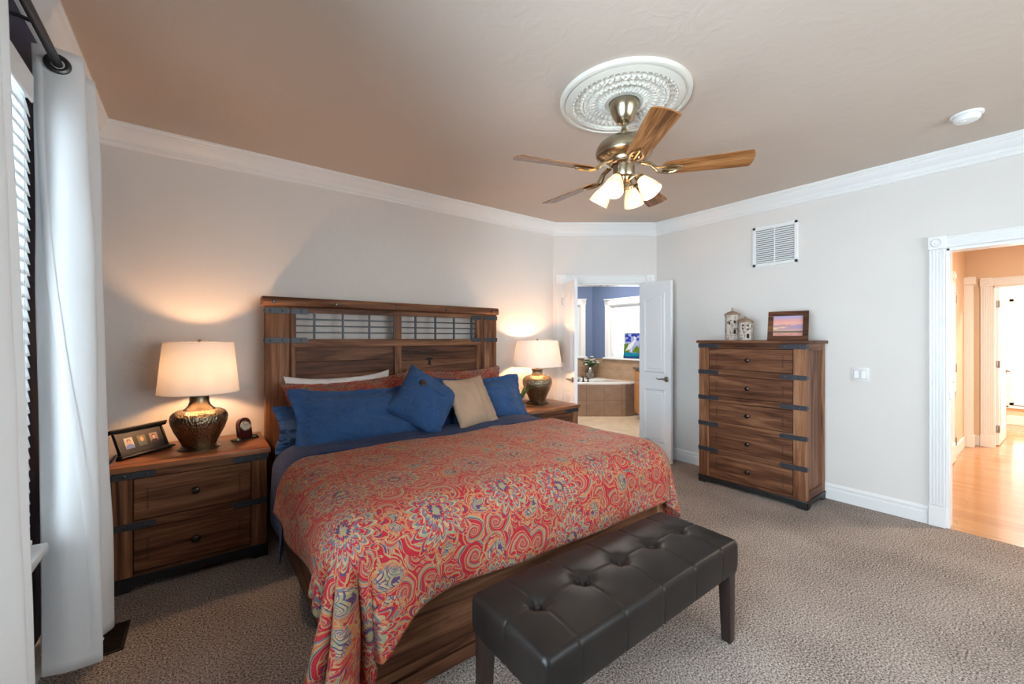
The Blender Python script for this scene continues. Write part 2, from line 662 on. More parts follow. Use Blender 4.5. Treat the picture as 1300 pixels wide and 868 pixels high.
m_curtain = sheet_mat('white_curtain_cloth', (0.88, 0.87, 0.86), 0.22)
m_curtain.bump(m_curtain.noise(m_curtain.mapping((1, 1, 0.35)), 14, 4), 0.3, 0.01)
m_curtain = m_curtain.mat
m_shade = sheet_mat('cream_linen_shade', (0.74, 0.68, 0.63), 0.085, 0.9, (0.78, 0.74, 0.70)).mat
m_frost = sheet_mat('frosted_glass', (0.80, 0.77, 0.70), 0.46, 0.25, (0.80, 0.74, 0.64)).mat
m_blind = sheet_mat('white_blind_slat', (0.86, 0.87, 0.87), 0.35, 0.5).mat


def emit(name, c, s):
    M = Mat(name)
    e = M.node('ShaderNodeEmission')
    e.inputs['Color'].default_value = (*c, 1)
    e.inputs['Strength'].default_value = s
    M.link(e.outputs[0], M.out().inputs['Surface'])
    return M.mat


m_bulb = emit('warm_lamp_bulb', (1.0, 0.56, 0.29), LAMP_E)
m_fanbulb = emit('warm_fan_bulb', (1.0, 0.66, 0.40), FAN_E)


def make_glass():
    M = Mat('window_glass')
    tr = M.node('ShaderNodeBsdfTransparent')
    tr.inputs['Color'].default_value = (0.97, 0.99, 0.98, 1)
    gl = M.node('ShaderNodeBsdfGlossy')
    gl.inputs['Roughness'].default_value = 0.02
    fr = M.node('ShaderNodeFresnel')
    fr.inputs['IOR'].default_value = 1.35
    mx = M.node('ShaderNodeMixShader')
    M.link(fr.outputs[0], mx.inputs[0])
    M.link(tr.outputs[0], mx.inputs[1])
    M.link(gl.outputs[0], mx.inputs[2])
    M.link(mx.outputs[0], M.out().inputs['Surface'])
    return M.mat


m_glass = make_glass()


def make_hammered():
    M = Mat('hammered_bronze', 0.30, 1.0, (0.20, 0.155, 0.095))
    v = M.voronoi(M.mapping((1, 1, 0.55)), 95, 0.8)
    f = M.noise(M.coord(), 9, 3)
    M.color(M.ramp(f, [(0.3, (0.20, 0.15, 0.09)), (0.7, (0.34, 0.265, 0.165))]))
    M.bump(v.outputs['Distance'], 0.85, 0.006)
    return M.mat


m_hammer = make_hammered()
m_pewter = plain('dark_bronze_metal', (0.22, 0.175, 0.115), 0.28, 1.0)
m_blade = wood('oak_fan_blade', 'X', [(0.34, (0.11, 0.040, 0.014)), (0.48, (0.28, 0.11, 0.036)), (0.60, (0.40, 0.18, 0.065)), (0.72, (0.50, 0.26, 0.11))], rough=0.22, across=16, along=1.6)
m_oak = wood('orange_oak_vanity', 'Z', [(0.3, (0.32, 0.115, 0.03)), (0.5, (0.47, 0.19, 0.055)), (0.7, (0.58, 0.27, 0.09))], rough=0.35)
# ------------------------------------------------------------------ room shell
XL, XR, YB, YR, CE = -0.53, 4.34, 3.615, -2.2, 2.735      # left, right, headboard and rear walls, ceiling
CX, CY1 = 3.36, 2.871                                     # the cut corner runs from (CX, YB) to (XR, CY1)
WT = 0.12
A_, B_, C_, D_, E_ = (XL, YR), (XR, YR), (XR, CY1), (CX, YB), (XL, YB)


def wall_mb(P, Q, height, openings=(), thick=WT, z0=0.0):
    """a wall seen from its left side, running from P to Q, with (s0, s1, z0, z1) holes"""
    P, Q = Vector((P[0], P[1], 0)), Vector((Q[0], Q[1], 0))
    L = (Q - P).length
    rz = atan2(Q.y - P.y, Q.x - P.x)
    M = T(P.x, P.y, 0, rz)
    mb = MB()
    s = 0.0
    for (s0, s1, a, b) in sorted(openings):
        mb.box(s, s0, -thick, 0, z0, height, M=M)
        if a > z0:
            mb.box(s0, s1, -thick, 0, z0, a, M=M)
        if b < height:
            mb.box(s0, s1, -thick, 0, b, height, M=M)
        s = s1
    mb.box(s, L, -thick, 0, z0, height, M=M)
    return mb


struct('floor', MB().prism([A_, B_, C_, D_, E_], -0.05, 0.0), m_carpet, 'speckled grey brown carpet')
struct('ceiling', MB().prism([A_, B_, C_, D_, E_], CE, CE + 0.08), m_ceil, 'tan painted ceiling')
LW = (-0.5, 2.245, 0.62, 2.28)                                              # left window: y0, y1, z0, z1
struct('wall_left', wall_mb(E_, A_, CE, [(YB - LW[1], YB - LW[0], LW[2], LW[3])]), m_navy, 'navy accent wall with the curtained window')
struct('wall_back', wall_mb(D_, (XL, YB), CE), m_wall, 'cream wall behind the bed')
struct('wall_rear', wall_mb(A_, B_, CE, [(1.4, 4.3, 0.5, 2.4)]), m_wall, 'cream wall behind the viewer')
HALL_Y0, HALL_Y1, HALL_Z = -0.46, 0.482, 2.035
struct('wall_right', wall_mb(B_, C_, CE, [(HALL_Y0 - YR, HALL_Y1 - YR, 0.0, HALL_Z)]), m_wall, 'cream wall with the hall doorway')
DW = hypot(XR - CX, YB - CY1)
# along the cut corner s runs from C_ to D_; the doorway lies between the two jambs
OP0, OP1, OPZ = 0.135, 1.09, 2.03
struct('wall_back_right', wall_mb(C_, D_, CE, [(OP0, OP1, 0.0, OPZ)]), m_wall, 'cut corner wall with the bathroom doorway')


def unit(v):
    l = hypot(*v)
    return (v[0] / l, v[1] / l)


def sweep(poly, i, prof, s0=None, s1=None):
    """a profile of (offset into the room, z) run along edge i of the room's outline, mitred at its ends"""
    n = len(poly)
    P, Q = poly[i], poly[(i + 1) % n]
    d = unit((Q[0] - P[0], Q[1] - P[1]))
    nrm = (-d[1], d[0])
    dp = unit((P[0] - poly[i - 1][0], P[1] - poly[i - 1][1]))
    R = poly[(i + 2) % n]
    dn = unit((R[0] - Q[0], R[1] - Q[1]))

    def mitre(da, db):
        na, nb = (-da[1], da[0]), (-db[1], db[0])
        m = (na[0] + nb[0], na[1] + nb[1])
        k = 1 + na[0] * nb[0] + na[1] * nb[1]
        return (m[0] / k, m[1] / k)
    m0 = mitre(dp, d) if s0 is None else nrm
    m1 = mitre(d, dn) if s1 is None else nrm
    L = hypot(Q[0] - P[0], Q[1] - P[1])
    a = P if s0 is None else (P[0] + d[0] * s0, P[1] + d[1] * s0)
    b = Q if s1 is None else (P[0] + d[0] * s1, P[1] + d[1] * s1)
    bm = bmesh.new()
    r0 = [bm.verts.new((a[0] + m0[0] * o, a[1] + m0[1] * o, z)) for o, z in prof]
    r1 = [bm.verts.new((b[0] + m1[0] * o, b[1] + m1[1] * o, z)) for o, z in prof]
    k = len(prof)
    for j in range(k):
        bm.faces.new((r0[j], r0[(j + 1) % k], r1[(j + 1) % k], r1[j]))
    bm.faces.new(list(reversed(r0)))
    bm.faces.new(r1)
    bmesh.ops.recalc_face_normals(bm, faces=list(bm.faces))
    return MB().add(bm)


POLY = [A_, B_, C_, D_, E_]
H0 = CE
crown = [(0, H0), (0.088, H0), (0.088, H0 - 0.014), (0.078, H0 - 0.022), (0.078, H0 - 0.030), (0.070, H0 - 0.036), (0.063, H0 - 0.050),
         (0.045, H0 - 0.068), (0.030, H0 - 0.082), (0.022, H0 - 0.098), (0.022, H0 - 0.108), (0.016, H0 - 0.112), (0.016, H0 - 0.130),
         (0.010, H0 - 0.136), (0, H0 - 0.138)]
for i, nm in ((1, 'right'), (2, 'corner'), (3, 'headboard'), (4, 'left'), (0, 'rear')):
    tag(sweep(POLY, i, crown).build('trim_' + str(i + 1), m_trim, angle=20), 'white crown moulding along the %s wall' % nm, 'trim', None, 'structure')
base = [(0, 0), (0.017, 0), (0.017, 0.082), (0.013, 0.088), (0.013, 0.104), (0.016, 0.110), (0.010, 0.122), (0.004, 0.130), (0, 0.132)]
BL = {1: (HALL_Y1 - YR + 0.095, None), 3: (None, None), 4: (None, None), 0: (None, None)}
for i, nm in ((1, 'right'), (3, 'headboard'), (4, 'left'), (0, 'rear')):
    tag(sweep(POLY, i, base, BL[i][0], BL[i][1]).build('baseboard_' + nm, m_trim, angle=20), 'white baseboard along the %s wall' % nm, 'baseboard', None, 'structure')


# ------------------------------------------------------------------ door casings
def casing_mb(s0, s1, ztop, M, w=0.09, rosette=True, sideL=True, sideR=True, plinth=True):
    """fluted casing round an opening s0..s1 on a wall whose face is local y = 0, room side at +y"""
    mb = MB()

    def leg(a, b, z0, z1):
        mb.box(a, b, 0, 0.014, z0, z1, 0.002, 1, M=M)
        n = 5
        for k in range(n):
            c = a + (b - a) * (k + 0.5) / n
            mb.box(c - 0.005, c + 0.005, 0.012, 0.020, z0 + 0.002, z1 - 0.002, 0.002, 1, M=M)
    for on, a, b in ((sideL, s0 - w, s0 - 0.004), (sideR, s1 + 0.004, s1 + w)):
        if not on:
            continue
        leg(a, b, 0.15 if plinth else 0.0, ztop)
        if plinth:
            mb.box(a - 0.004, b + 0.002, 0, 0.026, 0.0, 0.15, 0.003, 1, M=M)
        if rosette:
            mb.box(a - 0.006, b + 0.004, 0, 0.026, ztop, ztop + w + 0.006, 0.003, 1, M=M)
            c, zc = (a + b) / 2, ztop + w / 2
            mb.lathe([(0.0, 0.0), (0.008, 0.006), (0.014, 0.001), (0.022, 0.001), (0.027, 0.008), (0.032, 0.0)], 20,
                     M=M @ T(c, 0.026, zc, 0, -pi / 2))
    mb.box(s0, s1, 0, 0.014, ztop + 0.004, ztop + w, 0.002, 1, M=M)
    for k in range(4):
        c = ztop + w * (k + 0.6) / 4.3
        mb.box(s0, s1, 0.012, 0.021 + 0.004 * (k == 3), c - 0.006, c + 0.006, 0.002, 1, M=M)
    return mb


def jamb_mb(s0, s1, ztop, M, thick=WT, t=0.018):
    mb = MB()
    mb.box(s0 - 0.002, s0 + t, -thick - 0.005, 0.004, 0, ztop, 0.002, 1, M=M)
    mb.box(s1 - t, s1 + 0.002, -thick - 0.005, 0.004, 0, ztop, 0.002, 1, M=M)
    mb.box(s0, s1, -thick - 0.005, 0.004, ztop - t, ztop + 0.002, 0.002, 1, M=M)
    return mb


M_R = T(XR, YR, 0, pi / 2)                       # right wall: s along +y, local +y points into the room
struct('trim_6', casing_mb(HALL_Y0 - YR, HALL_Y1 - YR, HALL_Z, M_R), m_trim, 'white fluted casing with corner blocks round the hall doorway')
jm = jamb_mb(HALL_Y0 - YR, HALL_Y1 - YR, HALL_Z, M_R)
o_jamb = struct('trim_7', jm, m_trim, 'white jamb lining of the hall doorway')
MB().box(HALL_Y1 - YR - 0.0205, HALL_Y1 - YR - 0.017, -0.03, 0.004, 0.93, 0.99, M=M_R).build('strike_plate', m_nickel, o_jamb)
M_C = T(XR, CY1, 0, atan2(YB - CY1, CX - XR))    # cut corner: s runs from the right end to the left end
struct('trim_8', casing_mb(OP0, OP1, OPZ, M_C, w=0.098), m_trim, 'white casing round the bathroom doorway')
o_jamb = struct('trim_9', jamb_mb(OP0, OP1, OPZ, M_C), m_trim, 'white jamb lining of the bathroom doorway')
for c in (0.58, 0.66):
    MB().box(c - 0.018, c + 0.018, -0.045, -0.02, OPZ - 0.0215, OPZ - 0.0175, M=M_C).build('ball_catch', m_nickel, o_jamb)


# ------------------------------------------------------------------ panelled doors
def door(name, label, W, Ht, loc, rz, hinge_side=1, knob_z=0.93, arched=True, mat=None):
    """a leaf from its hinge at local x = 0 to x = W, with moulded panels on both faces"""
    mat = mat or m_door
    t = 0.036
    mb = MB().box(0.001, W, -t / 2, t / 2, 0.012, Ht, 0.002, 1)
    st = 0.085
    o = tag(mb.build(name, mat, None, loc), label, 'door', None, 'structure')
    o.rotation_euler = (0, 0, rz)
    x0, x1 = st, W - st
    zl0, zl1, zu0, zu1 = 0.22, 0.80, 1.00, Ht - 0.13
    for side in (-1, 1):
        y = side * (t / 2)
        for z0, z1, arch in ((zl0, zl1, 0.0), (zu0, zu1, 0.075 if arched else 0.0)):
            def outline(g):
                pts = [(x0 + g, z0 + g), (x1 - g, z0 + g)]
                if arch:
                    n = 16
                    for k in range(n + 1):
                        u = k / n
                        x = (x1 - g) + ((x0 + g) - (x1 - g)) * u
                        pts.append((x, z1 - g - arch + arch * (0.5 + 0.5 * cos(pi * u))))
                else:
                    pts += [(x1 - g, z1 - g), (x0 + g, z1 - g)]
                return pts
            pm = MB()
            pm.tube([(x, y, z) for x, z in outline(0.0)], 0.008, 6, closed=True)
            pm.tube([(x, y, z) for x, z in outline(0.016)], 0.004, 6, closed=True)
            ins = outline(0.040)
            pm.prism(ins, y - side * 0.001, y + side * 0.006, 'XZ', 0.003)
            pm.build('panel_moulding', mat, o)
    # lever handle on both faces
    for side in (-1, 1):
        y = side * t / 2
        hx = W - 0.055
        hm = MB()
        hm.lathe([(0.0, 0.0), (0.030, 0.0), (0.030, 0.006), (0.024, 0.011), (0.011, 0.014), (0.010, 0.040), (0, 0.042)], 20,
                 M=T(hx, y, knob_z, 0, -side * pi / 2))
        hm.tube([(hx, y + side * 0.038, knob_z), (hx - 0.03, y + side * 0.044, knob_z + 0.004), (hx - 0.07, y + side * 0.044, knob_z - 0.004),
                 (hx - 0.105, y + side * 0.042, knob_z + 0.006)], 0.007, 8, rs=[0.009, 0.008, 0.007, 0.005])
        hm.build('lever_handle', m_nickel, o)
    for hz in (0.22, 1.05, Ht - 0.20):
        hm = MB()
        hm.tube([(-0.004, hinge_side * t / 2, hz - 0.045), (-0.004, hinge_side * t / 2, hz + 0.045)], 0.007, 8)
        hm.box(-0.0015, 0.0005, -t / 2 + 0.003, t / 2, hz - 0.045, hz + 0.045)
        hm.build('hinge', m_nickel, o)
    return o


def door_between(name, label, hinge, free, Ht, **k):
    a = C(*hinge)
    b = C(*free)
    return door(name, label, (b - a).length, Ht, a, atan2(b.y - a.y, b.x - a.x), **k)


door_between('door_1', 'white panelled bathroom door leaf beside the urn lamp', (0.615, 4.885), (0.690, 4.445), 2.02, hinge_side=-1)
door_between('door_2', 'white panelled bathroom door leaf swung towards the tall chest', (1.518, 4.885), (1.742, 4.497), 2.02, hinge_side=1)

# ------------------------------------------------------------------ left window, blind, curtains
wm = MB()
fx0, fx1 = XL - 0.115, XL - 0.065
for y0, y1, z0, z1 in ((LW[0], LW[1], LW[2], LW[2] + 0.05), (LW[0], LW[1], LW[3] - 0.05, LW[3]), (LW[0], LW[0] + 0.05, LW[2], LW[3]),
                       (LW[1] - 0.05, LW[1], LW[2], LW[3]), (0.85, 0.90, LW[2], LW[3])):
    wm.box(fx0, fx1, y0, y1, z0, z1, 0.004, 1)
w1 = struct('window_1', wm, m_whitep, 'white framed window in the left wall behind blind and curtains')
MB().box(XL - 0.094, XL - 0.090, LW[0] + 0.04, LW[1] - 0.04, LW[2] + 0.04, LW[3] - 0.04).build('window_glass', m_glass, w1)
MB().box(XL - 0.06, XL + 0.085, LW[0] - 0.04, LW[1] + 0.025, LW[2] - 0.03, LW[2] + 0.004, 0.006).build('window_sill', m_trim, w1)
wm = MB()
RW = (XL + 1.4, XL + 4.3, 0.5, 2.4)
for x0, x1, z0, z1 in ((RW[0], RW[1], 0.5, 0.56), (RW[0], RW[1], 2.34, 2.4), (RW[0], RW[0] + 0.06, 0.5, 2.4), (RW[1] - 0.06, RW[1], 0.5, 2.4), (2.29, 2.35, 0.5, 2.4)):
    wm.box(x0, x1, YR - 0.10, YR - 0.05, z0, z1, 0.004, 1)
w2 = struct('window_2', wm, m_whitep, 'white framed window of the wall behind the viewer')
MB().box(RW[0] + 0.04, RW[1] - 0.04, YR - 0.077, YR - 0.073, 0.54, 2.36).build('window_glass', m_glass, w2)

bl = thing('window_blind', 'white slatted blind over the window beside the white curtain', 'blind', (XL + 0.040, 1.58, LW[3]))
bm_ = MB().box(-0.024, 0.006, -0.41, 0.65, -0.04, 0.045, 0.006)
bm_.box(0.006, 0.014, -0.415, 0.66, -0.05, 0.05, 0.004, 1)
bm_.build('headrail', m_whitep, bl)
sm = MB()
k = 0
z = -0.075
while z > -1.62:
    sm.box(-0.028, 0.028, -0.40, 0.655, -0.0013, 0.0013, M=T(0, 0, z, 0, 0, radians(79)))
    z -= 0.041
sm.build('slats', m_blind, bl)
MB().box(-0.012, 0.012, -0.40, 0.655, -1.645, -1.625, 0.004, 1).build('bottom_rail', m_whitep, bl)
for y in (-0.3, 0.15, 0.58):
    MB().box(0.0090, 0.0105, y - 0.002, y + 0.002, -1.63, -0.04).build('ladder_cord', m_whitep, bl)

rod = thing('curtain_rod', 'dark metal curtain rod under the crown moulding', 'curtain rod', (XL, 0.9, 2.43))
MB().tube([(0.10, -1.6, 0), (0.10, 1.46, 0)], 0.0145, 16).build('rod', m_iron, rod)
MB().ball((0.10, 1.49, 0), 0.026, 14).build('finial', m_iron, rod)
for y in (-1.35, 1.475 - 0.28):
    b = MB().tube([(0.0, y, 0.03), (0.05, y, 0.03), (0.10, y, 0.018)], 0.007, 8)
    b.box(0, 0.006, y - 0.015, y + 0.015, -0.02, 0.07, 0.002, 1)
    b.build('bracket', m_iron, rod)


def catmull(pts, u):
    n = len(pts) - 1
    t = u * n
    i = min(int(t), n - 1)
    f = t - i
    p = [Vector(pts[max(0, min(n, i + k))]) for k in (-1, 0, 1, 2)]
    return 0.5 * ((2 * p[1]) + (p[2] - p[0]) * f + (2 * p[0] - 5 * p[1] + 4 * p[2] - p[3]) * f * f + (3 * p[1] - p[0] - 3 * p[2] + p[3]) * f ** 3)


def curtain(name, label, top, bottom, z0, z1, seed, parts=True, hem=None, nu=90):
    ox, oy = top[0]

    def pt(u, v, off=0.0):
        e = v ** 0.75
        a, b = catmull(top, u), catmull(bottom, u)
        p = a.lerp(b, e)
        z = z1 + (z0 - z1) * v
        w = n3(u * 3.2 + seed, v * 3.0, 0.5) * 0.018 * sin(pi * min(1, v * 1.2)) + n3(u * 7 + seed, v * 7 + u * 3, 3.7) * 0.006
        d = Vector((b - a).to_2d() if (b - a).length > 1e-4 else (0, 1))
        du = 0.01
        t = catmull(top, min(1, u + du)) - catmull(top, max(0, u - du))
        nr = Vector((t.y, -t.x, 0)).normalized() if t.length > 0 else Vector((0, -1, 0))
        q = Vector((p.x, p.y, 0)) + nr * (w + off)
        zz = z + 0.012 * sin(u * 9 + seed) * v
        return Vector((q.x - ox, q.y - oy, zz))
    o = MB().grid(lambda u, v: pt(u, v), nu, 60).build(name, m_curtain, None, (ox, oy, 0), 80)
    md = o.modifiers.new('cloth_thickness', 'SOLIDIFY')
    md.thickness = 0.003
    md.offset = 0
    tag(o, label, 'curtain', 'white curtains on the dark rod')
    return o, pt


top1 = [(-0.502, 2.325), (-0.43, 2.312), (-0.364, 2.335), (-0.43, 2.40), (-0.482, 2.44), (-0.42, 2.49), (-0.358, 2.52), (-0.43, 2.57), (-0.48, 2.61), (-0.40, 2.66)]
bot1 = [(-0.478, 2.345), (-0.40, 2.318), (-0.312, 2.335), (-0.38, 2.40), (-0.44, 2.44), (-0.37, 2.50), (-0.302, 2.575), (-0.38, 2.60), (-0.44, 2.64), (-0.37, 2.69)]
cu, cpt = curtain('curtain', 'white grommet curtain panel hanging beside the nightstand with the photo frame', top1, bot1, 0.075, 2.49, 1.0)
hm = MB()


def hemline(u, v):
    uc = 0.035 + 0.155 * sstep(0.10, 0.95, v)
    return cpt(uc + 0.016 * (u - 0.5) * 2, 0.02 + 0.95 * v, 0.0042 + 0.002 * cos((u - 0.5) * pi))


hm.grid(hemline, 4, 60)
hm.build('stitched_hem', m_curtain, cu, angle=80)
hm = MB()
hm.grid(lambda u, v: cpt(0.004 + 0.225 * u, 0.962 + 0.004 * v, 0.0045), 20, 1)
hm.build('bottom_hem_stitch', m_curtain, cu, angle=80)
for gx, gy in ((-0.43, 2.312), (-0.43, 2.40), (-0.42, 2.49), (-0.43, 2.57)):
    g = MB()
    ang = 0.12
    g.lathe([(0.020, -0.004), (0.036, -0.004), (0.038, 0.0), (0.036, 0.005), (0.028, 0.008), (0.020, 0.005), (0.020, -0.004)], 28,
            M=T(gx - top1[0][0], gy - top1[0][1] - (0.003 if gy < 2.35 else 0), 2.43, ang, pi / 2))
    g.build('grommet', m_rivet, cu)
top2 = [(-0.425, 1.725), (-0.445, 1.69), (-0.455, 1.65), (-0.43, 1.60), (-0.405, 1.56), (-0.42, 1.50), (-0.455, 1.46), (-0.42, 1.40), (-0.395, 1.36), (-0.44, 1.32)]
bot2 = [(-0.352, 1.715), (-0.39, 1.70), (-0.445, 1.65), (-0.40, 1.60), (-0.33, 1.55), (-0.39, 1.50), (-0.445, 1.46), (-0.40, 1.40), (-0.34, 1.35), (-0.43, 1.29)]
curtain('curtain', 'plain white curtain panel on the other side of the blind, cut by the picture edge', top2, bot2, 0.06, 2.49, 5.0)

reg = thing('floor_register', 'brown floor vent lying in the carpet under the curtain', 'vent', (-0.325, 2.62, 0.0))
MB().box(-0.055, 0.06, -0.12, 0.12, 0.0, 0.006, 0.002, 1).build('frame', m_gap, reg)
fm = MB()
for k in range(14):
    fm.box(-0.045, 0.05, -0.105 + k * 0.016, -0.099 + k * 0.016, 0.005, 0.009)
fm.build('louvers', m_knob, reg)

# ------------------------------------------------------------------ wall and ceiling fittings
vent = thing('wall_vent', 'white return air grille high on the wall above the chest', 'vent', (XR, 1.607, 2.268))
f = MB()
hw, hh, b = 0.192, 0.192, 0.028
for y0, y1, z0, z1 in ((-hw, hw, hh - b, hh), (-hw, hw, -hh, -hh + b), (-hw, -hw + b, -hh, hh), (hw - b, hw, -hh, hh)):
    f.box(-0.012, 0, y0, y1, z0, z1, 0.003, 1)
f.box(-0.011, 0, -0.004, 0.004, -hh + b, hh - b)
f.build('frame', m_whitep, vent)
f = MB()
for k in range(17):
    z = -hh + b + 0.011 + k * 0.0196
    f.box(-0.0075, 0.0075, -hw + b, hw - b, -0.0011, 0.0011, M=T(-0.006, 0, z, 0, 0, radians(48)))
f.build('louvers', m_whitep, vent)
MB().box(-0.0012, -0.0004, -hw + 0.01, hw - 0.01, -hh + 0.01, hh - 0.01).build('duct_shadow', m_gap, vent)

sw = thing('light_switch', 'white double rocker light switch between chest and hall doorway', 'switch', (XR, 0.974, 1.082))
m_switch = plain('almond_switch', (0.74, 0.71, 0.68), 0.4)
MB().box(-0.006, 0, -0.059, 0.059, -0.058, 0.058, 0.003).build('plate', m_switch, sw)
for y in (-0.023, 0.023):
    MB().box(-0.009, -0.004, y - 0.0165, y + 0.0165, -0.033, 0.033, 0.0015, 1, M=T(0, 0, 0, 0, 0, 0.06)).build('rocker', m_whitep, sw)
    f = MB()
    for y0, y1, z0, z1 in ((y - 0.0175, y + 0.0175, 0.0335, 0.0345), (y - 0.0175, y + 0.0175, -0.0345, -0.0335), (y - 0.0178, y - 0.0168, -0.0345, 0.0345), (y + 0.0168, y + 0.0178, -0.0345, 0.0345)):
        f.box(-0.0065, -0.005, y0, y1, z0, z1)
    f.build('rocker_gap', m_gap, sw)

sd = thing('smoke_detector', 'round white smoke detector on the ceiling', 'smoke detector', (3.70, 0.325, CE))
MB().lathe([(0.072, 0.0), (0.072, -0.010), (0.068, -0.013), (0.060, -0.014)], 40, cap0=True).build('base', m_whitep, sd)
MB().lathe([(0.058, -0.012), (0.058, -0.017), (0.060, -0.018), (0.059, -0.032), (0.050, -0.042), (0.030, -0.046), (0.0, -0.047)], 40, cap0=True).build('cover', m_whitep, sd)
MB().lathe([(0.013, -0.046), (0.013, -0.050), (0.0, -0.051)], 20, M=T(-0.02, 0.012, 0)).build('test_button', m_whitep, sd)

# ceiling medallion with relief
FX, FY = 1.92, 1.48
med = MB()


def medal(u, v):
    th = 2 * pi * u
    r = 0.085 + (0.360 - 0.085) * (1 - v)
    h = 0.012
    if r > 0.335:
        h = 0.010 * sqrt(max(0, 1 - ((r - 0.335) / 0.025) ** 2)) + 0.014 if r < 0.3599 else 0.0
    elif r > 0.325:
        h = 0.016
    elif r > 0.290:
        h = 0.030 - 0.010 * ((r - 0.290) / 0.035)
    elif r > 0.275:
        h = 0.024 + 0.008 * max(0, sin(th * 54)) * sin(pi * (r - 0.275) / 0.015)
    elif r > 0.245:
        h = 0.013 + 0.004 * sin(th * 36 + r * 260) * sin(r * 300)
    elif r > 0.225:
        h = 0.016 + 0.011 * abs(sin(th * 27)) * sin(pi * (r - 0.225) / 0.02)
    elif r > 0.120:
        q = (r - 0.120) / 0.105
        leaf = abs(sin(th * 18 + (0.0 if q < 0.55 else pi / 2)))
        h = 0.012 + 0.012 * leaf * (0.5 + 0.5 * cos(q * pi * 4)) + 0.004 * abs(cos(th * 54)) + 0.003 * n3(cos(th) * r * 60, sin(th) * r * 60, 1)
    elif r > 0.105:
        h = 0.026 + 0.003 * sin(th * 54)
    else:
        h = 0.024
    return Vector((r * cos(th), r * sin(th), -h))


med.grid(medal, 540, 84, wrap=True)
tag(med.build('ceiling_medallion', plain('cream_plaster', (0.68, 0.64, 0.56), 0.55), None, (FX, FY, CE), 50), 'round white plaster ceiling medallion above the fan', 'medallion')
# ------------------------------------------------------------------ bed
BED = thing('bed', 'king bed with slatted walnut headboard and iron lattice windows', 'bed', (1.40, 2.5, 0))
BX, BY = 1.40, 2.5


def bl_(x):                       # room to bed coordinates
    return x - BX


HF = 3.47 - BY                    # front plane of the headboard frame
for x0, x1, inner in ((0.383, 0.535, 1), (2.268, 2.415, -1)):
    f = MB()
    f.box(bl_(x0), bl_(x1), HF - 0.03, HF + 0.07, 0.0, 1.618, 0.006)
    xe = x1 if inner == 1 else x0
    f.prism([(bl_(xe), HF - 0.028), (bl_(xe + inner * 0.02), HF + 0.0), (bl_(xe + inner * 0.02), HF + 0.06), (bl_(xe), HF + 0.06)][::1 if inner == 1 else -1], 0.0, 1.615)
    f.build('post', m_wz, BED)
f = MB()
prof = [(HF - 0.055, 1.628), (HF - 0.055, 1.668), (HF - 0.038, 1.686), (HF + 0.065, 1.686), (HF + 0.082, 1.668), (HF + 0.082, 1.628), (HF + 0.07, 1.618), (HF - 0.045, 1.618)]
f.prism(prof, bl_(0.362), bl_(2.425), 'YZ', 0.002)
f.build('top_rail', m_whx, BED)
for x in (0.43, 0.86, 1.36, 1.83, 2.34):
    MB().lathe([(0.014, 0), (0.014, 0.004), (0.009, 0.009), (0, 0.010)], 12, M=T(bl_(x), HF - 0.055, 1.648, 0, pi / 2)).build('rail_bolt', m_rivet, BED)
pieces('cross_rail', m_whx, BED, [(bl_(0.535), bl_(2.268), HF + 0.005, HF + 0.045, 1.578, 1.619), (bl_(0.535), bl_(2.268), HF + 0.005, HF + 0.045, 1.312, 1.375)], 0.003)
pieces('stile', m_wz, BED, [(bl_(a), bl_(b), HF + 0.007, HF + 0.045, 0.45, 1.580) for a, b in ((0.553, 0.588), (2.198, 2.25), (1.356, 1.421))], 0.003)
for x0, x1 in ((0.588, 1.356), (1.421, 2.198)):
    f = MB()
    zs = [0.45, 0.62, 0.78, 0.90, 1.03, 1.10, 1.20, 1.313] if x0 < 1 else [0.45, 0.60, 0.78, 0.93, 1.06, 1.185, 1.313]
    for a, b in zip(zs, zs[1:]):
        f.box(bl_(x0), bl_(x1), HF + 0.022, HF + 0.040, a, b, 0.003, 1)
    f.build('plank_panel', m_wx, BED)
f = MB().prism([(bl_(1.665), 1.205), (bl_(1.725), 1.205), (bl_(1.722), 1.185), (bl_(1.706), 1.178), (bl_(1.712), 1.135), (bl_(1.678), 1.135), (bl_(1.684), 1.178), (bl_(1.668), 1.185)], HF + 0.0205, HF + 0.025, 'XZ')
f.build('butterfly_key', m_gap, BED)
for x0, x1, n, first in ((0.588, 1.356, 4, 0.073), (1.421, 2.198, 4, 0.135)):
    f = MB()
    step = 0.213 if x0 < 1 else 0.196
    xs = [x0 + first + 0.055 + step * k for k in range(n)] if x0 < 1 else [x0 + first + step * k for k in range(n)]
    for x in xs:
        f.box(bl_(x) - 0.008, bl_(x) + 0.008, HF + 0.010, HF + 0.024, 1.372, 1.582, 0.002, 1)
    for k in range(3):
        z = 1.375 + (1.578 - 1.375) * (k + 1) / 4
        f.box(bl_(x0) - 0.005, bl_(x1) + 0.005, HF + 0.014, HF + 0.022, z - 0.0055, z + 0.0055, 0.002, 1)
    f.build('iron_lattice', m_iron, BED)
